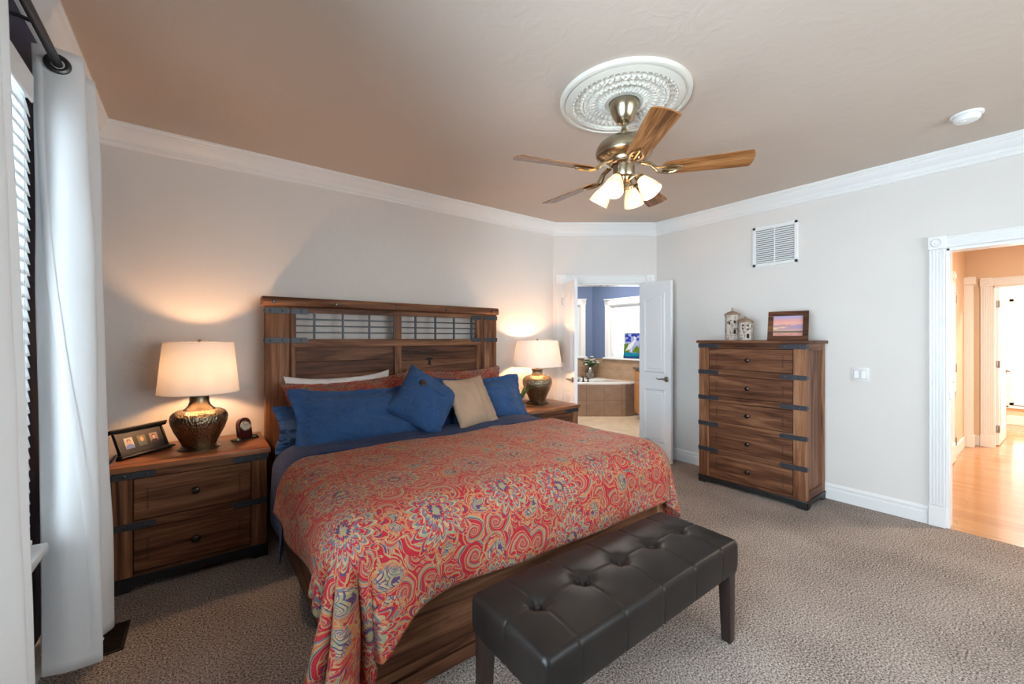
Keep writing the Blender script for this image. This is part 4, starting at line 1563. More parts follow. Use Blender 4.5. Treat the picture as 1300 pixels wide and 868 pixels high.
# photo frame with three pictures
PF = thing('photo_frame', 'black tilted frame with three small portraits on the nightstand', 'photo frame', (-0.250, 3.312, NT), radians(43))
Mt = T(0, 0, 0.0, 0, radians(-24))
f = MB()
PW, PH = 0.132, 0.165
f.box(-PW, PW, 0.0, 0.010, 0.010, PH, 0.001, 1, M=Mt)
f.build('back_board', m_black, PF)
f = MB()
f.prism([(-0.030, PH + 0.010), (0.022, PH + 0.010), (0.022, PH + 0.002), (0.0, PH - 0.012), (-0.012, PH - 0.012), (-0.030, PH + 0.002)], -PW - 0.028, PW + 0.028, 'YZ', 0.001, M=Mt)
f.prism([(-0.034, 0.0), (0.020, 0.0), (0.020, 0.006), (0.0, 0.022), (-0.010, 0.022), (-0.034, 0.008)], -PW - 0.022, PW + 0.022, 'YZ', 0.001, M=Mt)
for s in (-1, 1):
    f.box(s * PW - 0.006, s * PW + 0.006, -0.010, 0.012, 0.012, PH - 0.005, 0.001, 1, M=Mt)
f.build('moulded_frame', m_black, PF)
f = MB().prism([(0.062, 0.105), (0.125, 0.0), (0.112, 0.0), (0.054, 0.094)], -0.02, 0.02, 'YZ')
f.build('easel_back', m_black, PF)
m_mat = plain('grey_photo_mat', (0.022, 0.020, 0.019), 0.5)
MB().box(-PW + 0.006, PW - 0.006, -0.002, 0.0005, 0.020, PH - 0.010, M=Mt).build('photo_mat', m_mat, PF)
skin = plain('photo_print_skin', (0.62, 0.36, 0.24), 0.4)
prints = [((0.55, 0.50, 0.36), (0.16, 0.22, 0.42), (0.10, 0.06, 0.04)), ((0.16, 0.13, 0.06), (0.10, 0.12, 0.11), (0.45, 0.28, 0.10)), ((0.30, 0.21, 0.19), (0.04, 0.03, 0.03), (0.03, 0.02, 0.02))]
for k, (bg, cl, hair) in enumerate(prints):
    x = (-0.072, 0.0, 0.070)[k]
    ms = [plain('photo_print_backdrop', bg, 0.4), plain('photo_print_shirt', cl, 0.4), plain('photo_print_hair', hair, 0.4), skin]
    f = MB()
    w, z0, z1 = 0.0235, 0.052, 0.118
    f.box(x - w, x + w, -0.0030, -0.0018, z0, z1, M=Mt, mi=0)
    sh_ = [(x - w, z0), (x + w, z0), (x + w * 0.95, z0 + 0.014), (x + w * 0.45, z0 + 0.027), (x - w * 0.45, z0 + 0.027), (x - w * 0.95, z0 + 0.014)]
    f.prism(sh_, -0.0034, -0.0029, 'XZ', M=Mt, mi=1)
    f.prism([(x + 0.0108 * cos(a * pi / 8), z0 + 0.043 + 0.0145 * sin(a * pi / 8)) for a in range(16)], -0.0036, -0.0029, 'XZ', M=Mt, mi=2)
    f.prism([(x + 0.0085 * cos(a * pi / 8), z0 + 0.039 + 0.0125 * sin(a * pi / 8)) for a in range(16)], -0.0039, -0.0035, 'XZ', M=Mt, mi=3)
    f.build('portrait_print', ms, PF, smooth=False)

# desk clock
m_mahog = plain('mahogany_lacquer', (0.060, 0.010, 0.010), 0.18, 0, 0, 10, 0.2)
CK = thing('desk_clock', 'small arched mahogany desk clock between the lamp and the headboard', 'clock', (0.255, 3.362, NT), radians(32))
f = MB().box(-0.078, 0.078, -0.030, 0.034, 0.0, 0.012, 0.003, 2)
f.build('base', m_black, CK)
Mk = T(0, 0, 0.012, 0, radians(-9))
arch = [(-0.046, 0.0), (0.046, 0.0)] + [(0.046 * cos(pi * k / 16), 0.088 + 0.050 * sin(pi * k / 16)) for k in range(17)]
MB().prism(arch, -0.012, 0.020, 'XZ', 0.002, M=Mk).build('arched_case', m_mahog, CK)
f = MB().lathe([(0.028, 0.0), (0.038, 0.0), (0.038, 0.006), (0.034, 0.010), (0.030, 0.006), (0.028, 0.003)], 32, M=Mk @ T(0, -0.012, 0.082, 0, pi / 2))
f.build('bezel', m_brass, CK)
dial = MB().lathe([(0.0, 0.003), (0.029, 0.003)], 32, M=Mk @ T(0, -0.012, 0.082, 0, pi / 2)).build('dial', plain('ivory_dial', (0.62, 0.55, 0.42), 0.35), CK)
f = MB()
for a, l in ((radians(60), 0.017), (radians(-35), 0.024)):
    f.box(-0.0012, 0.0012, -0.0165, -0.0155, 0.0, l, M=Mk @ T(0, 0, 0.082, 0, 0, a))
f.build('hands', m_black, dial)
f = MB()
for s in (-1, 1):
    f.lathe([(0.022, 0.0), (0.021, 0.008), (0.012, 0.015), (0.0, 0.017)], 18, M=T(s * 0.060, -0.008, 0.012))
f.build('side_scroll', m_pewter, CK)

# leafy sprig behind the pillow, on the right nightstand
m_leaf = plain('leaf_green', (0.09, 0.17, 0.05), 0.5, 0, 0, 10, 0.3)
PL = thing('potted_plant', 'small green leafed plant between the blue pillow and the urn lamp', 'plant', (2.60, 3.30, NT))
MB().lathe([(0.030, 0.0), (0.040, 0.055), (0.043, 0.06), (0.038, 0.06), (0.034, 0.052), (0.0, 0.050)], 24, cap0=True).build('pot', m_pewter, PL)
for k in range(9):
    a = k * 2.4
    ln = 0.10 + 0.05 * (k % 3)

    def lf(u, v, a=a, ln=ln):
        s = v
        w = 0.016 * sin(pi * min(1, s * 0.97 + 0.03)) * (u - 0.5) * 2
        r = 0.010 + ln * 0.62 * s
        z = 0.05 + ln * 1.1 * s - 0.07 * s * s
        return Vector((r * cos(a) - w * sin(a), r * sin(a) + w * cos(a), z + 0.006 * abs(u - 0.5)))
    o = MB().grid(lf, 4, 10).build('leaf', m_leaf, PL)
    md = o.modifiers.new('leaf_thickness', 'SOLIDIFY')
    md.thickness = 0.001

# ------------------------------------------------------------------ on the chest
CT = 1.363


def make_stone():
    M = Mat('mottled_stone_ceramic', 0.7)
    a = M.noise(M.coord(), 42, 4, 0.7, 0.4)
    M.color(M.ramp(a, [(0.34, (0.13, 0.085, 0.06)), (0.46, (0.42, 0.33, 0.26)), (0.56, (0.60, 0.53, 0.46)), (0.7, (0.36, 0.35, 0.33))]))
    M.bump(a, 0.4, 0.004)
    return M.mat


m_stone = make_stone()
m_roof = plain('brown_ceramic_roof', (0.26, 0.17, 0.11), 0.6, 0, 0.2, 60, 0.3)


def tower(label, loc, r, h, roof_h, over, fin, windows):
    t = thing('tower_ornament', label, 'ornament', loc, radians(22), 'stone tower ornaments on the chest')
    f = MB().lathe([(r * 1.02, 0.0), (r * 1.02, 0.012), (r, 0.016), (r, h)], 8, cap0=True, cap1=True)
    f.build('tower_body', m_stone, t, angle=20)
    f = MB().lathe([(r * over, h - 0.003), (r * over, h + 0.010), (r * over * 0.62, h + 0.010 + roof_h * 0.55), (0.006, h + 0.010 + roof_h)], 8, cap0=True, cap1=True)
    f.build('roof', m_roof, t, angle=20)
    z = h + 0.008 + roof_h
    MB().lathe([(0.006, z), (0.006, z + fin * 0.3), (0.011, z + fin * 0.5), (0.011, z + fin * 0.8), (0.0, z + fin)], 12).build('finial', m_stone, t)
    for a, zz, w, hh in windows:
        f = MB()
        poly = [(-w, 0), (w, 0)] + [(w * cos(pi * k / 8), hh + w * sin(pi * k / 8)) for k in range(9)]
        rr = r * cos(pi / 8)
        f.prism(poly, -rr - 0.0015, -rr + 0.004, 'XZ', M=T(0, 0, zz, a))
        f.build('arched_window', m_gap, t)
    return t


TW = pi / 4
tower('taller stone tower ornament with finial roof on the chest', (4.06, 1.868, CT), 0.063, 0.240, 0.030, 1.10, 0.034,
      [(-pi / 2 + TW / 2 - 0.0, 0.06, 0.010, 0.03), (-pi / 2 - TW / 2, 0.15, 0.008, 0.02), (-pi / 2 + TW / 2, 0.16, 0.008, 0.02)])
tower('shorter stone tower ornament with many dark openings, between tall tower and sunset photo', (4.035, 1.738, CT), 0.058, 0.165, 0.036, 1.12, 0.016,
      [(-pi / 2 + TW / 2, 0.09, 0.007, 0.012), (-pi / 2 + TW / 2, 0.125, 0.008, 0.01), (-pi / 2 - TW / 2, 0.10, 0.006, 0.012), (-pi / 2 - TW / 2, 0.13, 0.008, 0.008),
       (-pi / 2 + TW * 1.5, 0.12, 0.008, 0.01), (-pi / 2 + TW / 2, 0.02, 0.012, 0.03)])

LF = thing('picture_frame', 'brown wooden frame with a sunset landscape photo on the chest', 'picture frame', (4.035, 1.398, CT), radians(-90 + 12))
Ml = T(0, 0, 0.0, 0, radians(-15))
FW, FH = 0.148, 0.262
f = MB()
for x0, x1, z0, z1 in ((-FW, FW, 0, 0.040), (-FW, FW, FH - 0.040, FH), (-FW, -FW + 0.040, 0.040, FH - 0.040), (FW - 0.040, FW, 0.040, FH - 0.040)):
    f.box(x0, x1, -0.010, 0.014, z0, z1, 0.003, 1, M=Ml)
f.build('wooden_frame', wood('dark_frame_wood', 'X', WAL, across=18), LF)
f = MB().box(-FW + 0.01, FW - 0.01, 0.006, 0.012, 0.01, FH - 0.01, M=Ml)
f.prism([(0.062, 0.13), (0.150, 0.0), (0.135, 0.0), (0.054, 0.118)], -0.03, 0.03, 'YZ')
f.build('easel_back', m_black, LF)


def make_sunset():
    M = Mat('sunset_photo_print', 0.3)
    sep = M.node('ShaderNodeSeparateXYZ')
    M.link(M.coord('UV'), sep.inputs[0])
    wv = M.noise(M.mapping((3, 9, 1), 'UV'), 1.6, 4, 0.55, 0.6)
    v = X(M.nt, sep.outputs[1]) + ((X(M.nt, wv) - 0.5) * 0.22)
    u = X(M.nt, sep.outputs[0])
    sky = M.ramp(v, [(0.25, (0.78, 0.40, 0.22)), (0.38, (0.85, 0.60, 0.30)), (0.50, (0.42, 0.22, 0.30)), (0.60, (0.80, 0.42, 0.34)), (0.74, (0.78, 0.34, 0.28)), (0.88, (0.55, 0.36, 0.48)), (1.0, (0.36, 0.36, 0.55))])
    vv = X(M.nt, sep.outputs[1])
    hill = (vv.lt((X(M.nt, M.noise(M.mapping((5, 0.01, 1), 'UV'), 1.3, 3)) * 0.16) + (u * 0.24) + 0.24))
    c = M.mix(hill, sky, M.ramp(vv, [(0.25, (0.62, 0.36, 0.26)), (0.42, (0.40, 0.27, 0.40)), (0.6, (0.30, 0.27, 0.50))]))
    c = M.mix(vv.lt(0.25), c, (0.11, 0.10, 0.06))
    c = M.mix(vv.lt(0.18), c, M.ramp(X(M.nt, wv), [(0.3, (0.50, 0.17, 0.14)), (0.7, (0.66, 0.38, 0.30))]))
    M.color(c)
    return M.mat


MB().grid(lambda u, v: Ml @ Vector(((u - 0.5) * (2 * FW - 0.078), 0.004, 0.039 + v * (FH - 0.078))), 1, 1).build('landscape_print', make_sunset(), LF)

# ------------------------------------------------------------------ ceiling fan
FAN = thing('ceiling_fan', 'brass ceiling fan with five oak blades and four lit glass shades', 'ceiling fan', (FX, FY, CE))
Z = lambda z: z - CE
MB().lathe([(0.082, Z(2.711)), (0.083, Z(2.700)), (0.078, Z(2.675)), (0.062, Z(2.635)), (0.042, Z(2.605)), (0.030, Z(2.596)), (0.022, Z(2.594))], 40, cap0=True, cap1=True).build('canopy', m_brass, FAN)
MB().lathe([(0.013, Z(2.600)), (0.013, Z(2.565)), (0.016, Z(2.562)), (0.020, Z(2.548)), (0.034, Z(2.528)), (0.036, Z(2.515))], 24, cap0=True, cap1=True).build('downrod', m_brass, FAN)
MB().lathe([(0.036, Z(2.517)), (0.070, Z(2.514)), (0.105, Z(2.502)), (0.138, Z(2.478)), (0.150, Z(2.458)), (0.152, Z(2.456)), (0.152, Z(2.453)), (0.154, Z(2.451)), (0.158, Z(2.430)), (0.152, Z(2.408)), (0.130, Z(2.394)), (0.098, Z(2.388))], 48, cap0=True, cap1=True).build('motor_housing', m_brass, FAN)
MB().lathe([(0.090, Z(2.390)), (0.084, Z(2.376)), (0.078, Z(2.374)), (0.078, Z(2.366)), (0.068, Z(2.362)), (0.060, Z(2.352)), (0.060, Z(2.302)), (0.056, Z(2.292)), (0.040, Z(2.286))], 40, cap0=True, cap1=True).build('switch_housing', m_brass, FAN)
fx = MB().lathe([(0.040, Z(2.288)), (0.036, Z(2.270)), (0.026, Z(2.258)), (0.030, Z(2.250)), (0.018, Z(2.236)), (0.011, Z(2.228)), (0.013, Z(2.220)), (0.0, Z(2.213))], 24, cap0=True)
fx.build('light_fitter', m_bright_brass, FAN)
blade0 = None
for k in range(5):
    a = radians(17 + 72 * k)
    Mb = T(0, 0, Z(2.318), a) @ T(0, 0, 0, 0, radians(-14))
    n = 14
    out = []
    r0, r1, w0, w1 = 0.200, 0.655, 0.054, 0.066
    for q in range(n + 1):
        th = -pi / 2 + pi * q / n
        out.append((r1 - 0.022 + 0.022 * cos(th), w1 * sin(th)))
    for q in range(n + 1):
        th = pi / 2 + pi * q / n
        out.append((r0 + 0.030 + 0.030 * cos(th), w0 * sin(th)))
    bd = MB().prism(out, -0.003, 0.003, 'XY', 0.001, M=T(0, 0, 0, 0, 0)).build('blade', m_blade, FAN)
    bd.matrix_local = Mb
    f = MB()
    for s in (-1, 1):
        f.tube([(-0.105, s * 0.010, 0.052), (-0.055, s * 0.012, 0.034), (-0.020, s * 0.020, -0.004), (0.025, s * 0.030, -0.010), (0.060, s * 0.030, -0.009), (0.095, s * 0.014, -0.008), (0.110, 0, -0.007)],
               0.006, 8, M=T(0.20, 0, 0), rs=[0.009, 0.007, 0.007, 0.007, 0.007, 0.006, 0.005])
    f.tube([(0.20, 0, -0.008), (0.25, 0, -0.008), (0.300, 0, -0.007)], 0.006, 8)
    for px, py in ((0.225, 0.018), (0.225, -0.018), (0.285, 0)):
        f.ball((px, py, -0.006), 0.007, 8)
    f.build('blade_bracket', m_bright_brass, bd)
for k in range(4):
    a = radians(52.8 - 90 + 45 + 90 * k + 8)
    f = MB()
    Mr = T(0, 0, 0, a)
    f.tube([(0.028, 0, Z(2.268)), (0.060, 0, Z(2.286)), (0.085, 0, Z(2.284)), (0.094, 0, Z(2.268))], 0.007, 8, M=Mr)
    ax = Vector((0.56, 0, -0.83)).normalized()
    top = Vector((0.090, 0, Z(2.276)))
    q = ax.to_track_quat('Z', 'Y').to_matrix().to_4x4()
    Ms = Mr @ Matrix.Translation(top) @ q
    f.lathe([(0.0, 0.0), (0.022, 0.002), (0.026, 0.020), (0.022, 0.022)], 20, M=Ms)
    arm = f.build('light_arm', m_bright_brass, FAN)
    pr = [(0.022, 0.014), (0.027, 0.022), (0.034, 0.040), (0.044, 0.065), (0.052, 0.090), (0.056, 0.112), (0.0585, 0.124), (0.0565, 0.124), (0.053, 0.110), (0.049, 0.090), (0.041, 0.065), (0.031, 0.040), (0.024, 0.024)]
    MB().lathe(pr, 32, M=Ms).build('glass_shade', m_frost, arm)
    MB().ball((0, 0, 0.072), 0.024, 12, 1.25, M=Ms).build('bulb', m_fanbulb, arm)
f = MB()
for x, y, l in ((0.045, 0.03, 0.16),):
    for k in range(14):
        f.ball((0.012, -0.012, Z(2.222) - 0.004 * k), 0.002, 6)
f.build('pull_chain', m_bright_brass, FAN)

# ------------------------------------------------------------------ bathroom seen through the doorway
BR = YAW          # the bathroom is square to the cut corner
bz = CE
jl, jr = C(-0.75, 4.92 + WT), C(3.30, 4.92 + WT)
pB = [C(-0.75, 4.93), C(3.30, 4.93), C(3.30, 5.96), C(1.62, 8.32), C(-0.75, 8.32)]
struct('floor_bathroom', MB().prism([(v.x, v.y) for v in (C(0.36, 4.92), C(1.62, 4.92), C(1.62, 5.0), C(3.3, 5.0), C(3.30, 5.96), C(1.62, 8.32), C(-0.75, 8.32), C(-0.75, 5.0), C(0.36, 5.0))], -0.05, 0.001), m_floortile, 'beige tile floor of the bathroom')
struct('ceiling_bathroom', MB().prism([(v.x, v.y) for v in (C(-0.9, 5.03), C(3.4, 5.03), C(3.4, 6.1), C(1.7, 8.5), C(-0.9, 8.5))], bz, bz + 0.06), m_whitep, 'white ceiling of the bathroom')
P_, Q_ = C(1.62, 8.32), C(-0.75, 8.32)
# back wall runs right to left when seen from inside; s is measured from the corner
bw0, bw1, bwz0, bwz1 = 0.235, 1.15, 1.03, 2.06
struct('wall_bathroom_back', wall_mb((P_.x, P_.y), (Q_.x, Q_.y), bz, [(bw0, bw1, bwz0, bwz1)]), m_bath, 'denim blue back wall of the bathroom')
R_ = C(3.30, 5.96)
RL = (P_ - R_).length
rw0, rw1, rwz0, rwz1 = 0.44, 1.36, 1.03, 2.02       # distances from the far corner
struct('wall_bathroom_right', wall_mb((R_.x, R_.y), (P_.x, P_.y), bz, [(RL - rw1, RL - rw0, rwz0, rwz1)]), m_bath, 'denim blue slanted wall of the bathroom')
S_ = C(3.30, 4.93 + WT)
struct('wall_bathroom_side', wall_mb((S_.x, S_.y), (R_.x, R_.y), bz), m_bath, 'denim blue side wall of the bathroom')
L_ = C(-0.75, 4.93 + WT)
struct('wall_bathroom_left', wall_mb((Q_.x, Q_.y), (L_.x, L_.y), bz), m_bath, 'denim blue left wall of the bathroom')
M_BB = T(P_.x, P_.y, 0, atan2(Q_.y - P_.y, Q_.x - P_.x))
M_BR = T(P_.x, P_.y, 0, atan2(R_.y - P_.y, R_.x - P_.x))      # s from the far corner, room on the right: local -y


def bath_window(idx, M, s0, s1, z0, z1, side, label, nx, nz):
    """side = +1: room at local +y, -1: room at local -y"""
    f = MB()
    def bx(a, b, y0, y1, c, d, bev=0.003):
        f.box(a, b, side * y0, side * y1, c, d, bev, 1, M=M)
    w = 0.095
    for a, b, c, d in ((s0 - w, s0, z0 - 0.02, z1 + w), (s1, s1 + w, z0 - 0.02, z1 + w), (s0 - w - 0.01, s1 + w + 0.01, z1, z1 + w)):
        bx(a, b, 0, 0.018, c, d)
    bx(s0 - w - 0.02, s1 + w + 0.02, 0, 0.035, z1 + w, z1 + w + 0.022)
    bx(s0 - w - 0.03, s1 + w + 0.03, -0.06, 0.05, z0 - 0.045, z0 - 0.015)
    for a, b, c, d in ((s0, s0 + 0.012, z0, z1), (s1 - 0.012, s1, z0, z1), (s0, s1, z1 - 0.012, z1), (s0, s1, z0 - 0.02, z0 + 0.012)):
        bx(a, b, -0.115, 0.004, c, d, 0)
    for a, b, c, d in ((s0 + 0.01, s0 + 0.055, z0, z1), (s1 - 0.055, s1 - 0.01, z0, z1), (s0, s1, z1 - 0.055, z1 - 0.01), (s0, s1, z0 + 0.01, z0 + 0.055)):
        bx(a, b, -0.11, -0.06, c, d)
    o = struct('window_%d' % idx, f, m_trim, label)
    g = MB()
    for k in range(1, nx):
        x = s0 + 0.055 + (s1 - s0 - 0.11) * k / nx
        g.box(x - 0.009, x + 0.009, side * -0.092, side * -0.078, z0 + 0.05, z1 - 0.05, M=M)
    for k in range(1, nz):
        z = z0 + 0.055 + (z1 - z0 - 0.11) * k / nz
        g.box(s0 + 0.05, s1 - 0.05, side * -0.092, side * -0.078, z - 0.009, z + 0.009, M=M)
    g.build('window_grid', m_trim, o)
    MB().box(s0 + 0.05, s1 - 0.05, side * -0.087, side * -0.083, z0 + 0.05, z1 - 0.05, M=M).build('window_glass', m_glass, o)
    return o


bath_window(3, M_BB, bw0, bw1, bwz0, bwz1, 1, 'white trimmed bathroom window partly behind the left door leaf', 4, 5)
bath_window(4, M_BR, rw0, rw1, rwz0, rwz1, -1, 'white trimmed gridded bathroom window with the stained glass panel', 5, 5)
area_light('daylight_bathroom_window', tuple(M_BR @ Vector(((rw0 + rw1) / 2, 0.45, 1.6))), tuple((M_BR.to_3x3() @ Vector((0, -1, 0)))), 1.2, 1.2, W_BATH, (0.95, 0.97, 1.0))
area_light('daylight_bathroom_back', tuple(M_BB @ Vector(((bw0 + bw1) / 2, -0.45, 1.6))), tuple((M_BB.to_3x3() @ Vector((0, 1, 0)))), 1.2, 1.2, W_BATH * 0.8, (0.95, 0.97, 1.0))


def tile_slab(M, s0, s1, y0, y1, z0, z1, u0=0.0):
    """a tiled slab with planar coordinates on its long faces"""
    b = box_bm(s0, s1, min(y0, y1), max(y0, y1), z0, z1)
    l = b.loops.layers.uv.new('UVMap')
    for f in b.faces:
        for lp in f.loops:
            c = lp.vert.co
            lp[l].uv = (c.x + u0 if abs(f.normal.y) > 0.5 else c.y, c.z if abs(f.normal.z) < 0.5 else c.y)
    return MB().add(b, M)


b = tile_slab(M_BB, 0.0, 2.36, 0.0, 0.014, 0.56, 0.985)
tag(b.build('trim_14', m_walltile, smooth=False), 'travertine tile band on the back wall over the tub', 'tiles', None, 'structure')
b = tile_slab(M_BR, 0.0, 2.2, -0.014, 0.0, 0.56, 0.985)
tag(b.build('trim_15', m_walltile, smooth=False), 'travertine tile band under the gridded bathroom window', 'tiles', None, 'structure')

# tub with tiled front
TU = thing('bathtub', 'white bathtub set in a brown tile surround', 'bathtub', C(0, 7.3), BR)


def lc(cx, cz):
    return (cx, cz - 7.3)


def slant(cz, off=0.03):
    """across-position of the slanted wall at a given depth, less a gap"""
    return 1.62 + (8.32 - cz) * (3.30 - 1.62) / (8.32 - 5.96) - off


outer = [lc(-0.45, 7.30), lc(2.005, 7.30), lc(2.235, 7.40), lc(slant(7.46), 7.46), lc(slant(8.30), 8.30), lc(-0.45, 8.30)]
f = MB()
bm = bmesh.new()
uvl = bm.loops.layers.uv.new('UVMap')
acc = 0.13
for (x0, y0), (x1, y1) in zip(outer, outer[1:] + outer[:1]):
    L = hypot(x1 - x0, y1 - y0)
    vs = [bm.verts.new(p) for p in ((x0, y0, 0), (x1, y1, 0), (x1, y1, 0.57), (x0, y0, 0.57))]
    fc = bm.faces.new(vs)
    for lp, uv in zip(fc.loops, ((acc, 0), (acc + L, 0), (acc + L, 0.57), (acc, 0.57))):
        lp[uvl].uv = uv
    acc += L
f.add(bm)
f.build('tiled_apron', m_tubtile, TU, smooth=False)
m_tub = plain('white_acrylic', (0.80, 0.78, 0.74), 0.15)
bm = bmesh.new()
ecx, ecy, ea, eb = 0.95, 0.50, 0.80, 0.36
n = 64


def ray_poly(th):
    d = (cos(th), sin(th))
    best = 9
    for (x0, y0), (x1, y1) in zip(outer, outer[1:] + outer[:1]):
        ex, ey = x1 - x0, y1 - y0
        den = d[0] * ey - d[1] * ex
        if abs(den) < 1e-9:
            continue
        tt = ((x0 - ecx) * ey - (y0 - ecy) * ex) / den
        uu = ((x0 - ecx) * d[1] - (y0 - ecy) * d[0]) / den
        if tt > 0 and -1e-6 <= uu <= 1 + 1e-6:
            best = min(best, tt)
    return best


rows = []
for kind in range(8):
    row = []
    for k in range(n):
        th = 2 * pi * k / n
        R = ray_poly(th)
        e = 1 / sqrt((cos(th) / ea) ** 2 + (sin(th) / eb) ** 2)
        rr, z = [(R + 0.005, 0.565), (R + 0.008, 0.590), (R - 0.004, 0.602), (e + 0.03, 0.602), (e, 0.594), (e - 0.03, 0.50), (e * 0.82, 0.22), (e * 0.6, 0.17)][kind]
        row.append(bm.verts.new((ecx + rr * cos(th), ecy + rr * sin(th), z)))
    rows.append(row)
for A, B in zip(rows, rows[1:]):
    for k in range(n):
        bm.faces.new((A[k], A[(k + 1) % n], B[(k + 1) % n], B[k]))
bm.faces.new(rows[-1])
bmesh.ops.recalc_face_normals(bm, faces=list(bm.faces))
MB().add(bm).build('tub_shell', m_tub, TU, angle=40)
fa = thing('tub_faucet', 'dark bronze tub faucet with lever handles on the tub rim', 'faucet', C(1.28, 7.415, 0.603), BR)
f = MB()
f.lathe([(0.028, 0), (0.026, 0.012), (0.016, 0.02), (0.014, 0.05)], 16, cap0=True, cap1=True)
f.tube([(0, 0, 0.04), (0, 0.02, 0.085), (0, 0.07, 0.105), (0, 0.12, 0.09), (0, 0.135, 0.07)], 0.013, 10)
f.build('spout', m_knob, fa)
for s in (-0.10, 0.085):
    f = MB().lathe([(0.026, 0), (0.024, 0.012), (0.012, 0.02), (0.012, 0.05), (0.0, 0.054)], 16, cap0=True, M=T(s, 0, 0))
    f.tube([(s - 0.04, 0, 0.052), (s + 0.04, 0, 0.056)], 0.007, 8)
    f.build('lever', m_knob, fa)

vs_ = thing('flower_vase', 'round metal vase of white flowers at the back corner of the tub', 'vase', C(1.53, 8.10, 0.603), BR)
MB().lathe([(0.050, 0.0), (0.055, 0.010), (0.085, 0.060), (0.098, 0.110), (0.088, 0.160), (0.050, 0.195), (0.042, 0.215), (0.055, 0.235), (0.048, 0.232), (0.036, 0.215), (0.0, 0.20)], 28, cap0=True).build('vase_body', plain('pewter_vase', (0.30, 0.26, 0.23), 0.25, 0.9), vs_)
m_stem = plain('stem_green', (0.07, 0.14, 0.05), 0.6)
m_petal = plain('white_petal', (0.72, 0.72, 0.66), 0.7)
f = MB()
rl = random.Random(5)
tips = []
for k in range(26):
    a, s = rl.uniform(0, 2 * pi), rl.uniform(0.05, 0.17)
    tip = Vector((s * cos(a), s * sin(a) * 0.7, rl.uniform(0.30, 0.44) - s * 0.3))
    f.tube([(0.01 * cos(a), 0.01 * sin(a), 0.20), (tip.x * 0.5, tip.y * 0.5, 0.29), tuple(tip)], 0.004, 5)
    tips.append((tip, a))
    for q in range(3):
        p = Vector((0.02 * cos(a), 0.02 * sin(a), 0.22)).lerp(tip, 0.45 + 0.2 * q)
        f.ball((p.x + rl.uniform(-0.03, 0.03), p.y + rl.uniform(-0.03, 0.03), p.z), 0.02, 6, 0.5)
tag(f.build('foliage', m_stem, vs_, angle=180), None, None, None, 'stuff')
for k, (tip, a) in enumerate(tips[:12]):
    f = MB()
    for q in range(5):
        b = 2 * pi * q / 5 + a
        f.ball((tip.x + 0.018 * cos(b), tip.y + 0.018 * sin(b), tip.z + 0.006), 0.016, 8, 0.6)
    f.ball((tip.x, tip.y, tip.z + 0.012), 0.010, 8)
    f.build('white_flower', m_petal, vs_, angle=180)

ja = tag(MB().lathe([(0.045, 0.0), (0.058, 0.03), (0.055, 0.07), (0.030, 0.10), (0.030, 0.115), (0.036, 0.12), (0.0, 0.135)], 24, cap0=True).build('lidded_jar', m_tub, None, C(1.20, 8.0, 0.603)),
         'small white jar at the back of the tub, beside the door leaf', 'jar')

# stained glass panel standing on the window sill
SG = thing('stained_glass_panel', 'stained glass panel of a white wading bird and blue flowers on the sill', 'stained glass', (0, 0, 0))
sgm = M_BR @ T(0.985, -0.030, 1.016, 0.0, radians(-4))
SG.matrix_world = sgm
SGW, SGH = 0.165, 0.46


def sg(name, c, polys, layer, tr=0.5):
    f = MB()
    for p in polys:
        f.prism([(x * SGW, z * SGH) for x, z in p], -0.003 - layer * 0.0012, -0.001 - layer * 0.0012, 'XZ')
    return f.build(name, sheet_mat(name, c, tr, 0.15).mat, SG, smooth=False)


def blob(x, z, rx, rz, rot=0.0, n=10):
    return [(x + rx * cos(2 * pi * k / n) * cos(rot) - rz * sin(2 * pi * k / n) * sin(rot), z + (rx * cos(2 * pi * k / n) * sin(rot) + rz * sin(2 * pi * k / n) * cos(rot)) * 0.36) for k in range(n)]


MB().box(-SGW - 0.006, SGW + 0.006, -0.001, 0.001, 0, SGH + 0.004).build('clear_backing', sheet_mat('milky_glass', (0.42, 0.43, 0.58), 0.45, 0.2).mat, SG)
f = MB()
for x0, x1, z0, z1 in ((-SGW - 0.008, -SGW, 0, SGH), (SGW, SGW + 0.008, 0, SGH), (-SGW, SGW, SGH - 0.008, SGH), (-SGW, SGW, 0, 0.008)):
    f.box(x0, x1, -0.008, 0.004, z0, z1)
f.build('lead_frame', m_gap, SG)
sg('teal_water_glass', (0.02, 0.36, 0.46), [[(-1, 0.02), (1, 0.02), (1, 0.24), (0.3, 0.21), (-0.4, 0.25), (-1, 0.22)]], 0)
sg('deep_blue_glass', (0.03, 0.12, 0.36), [[(-1, 0.02), (1, 0.02), (1, 0.10), (-1, 0.08)]], 1)
sg('green_glass', (0.20, 0.32, 0.03), [[(-1, 0.22), (-0.3, 0.25), (-0.55, 0.62), (-1, 0.55)], [(0.1, 0.23), (1, 0.24), (1, 0.42), (0.62, 0.52), (0.30, 0.38)]], 0)
sg('blue_flower_glass', (0.05, 0.08, 0.50), [blob(*q) for q in ((-0.72, 0.90, 0.22, 0.20, 0.6), (-0.35, 0.82, 0.26, 0.16, -0.5), (0.05, 0.92, 0.22, 0.16, 0.3), (0.45, 0.90, 0.26, 0.18, -0.7), (0.80, 0.95, 0.2, 0.13, 0.2), (-0.62, 0.72, 0.26, 0.18, 0.4), (0.78, 0.76, 0.2, 0.15, 0.7), (-0.28, 0.70, 0.18, 0.14, 0))], 0)
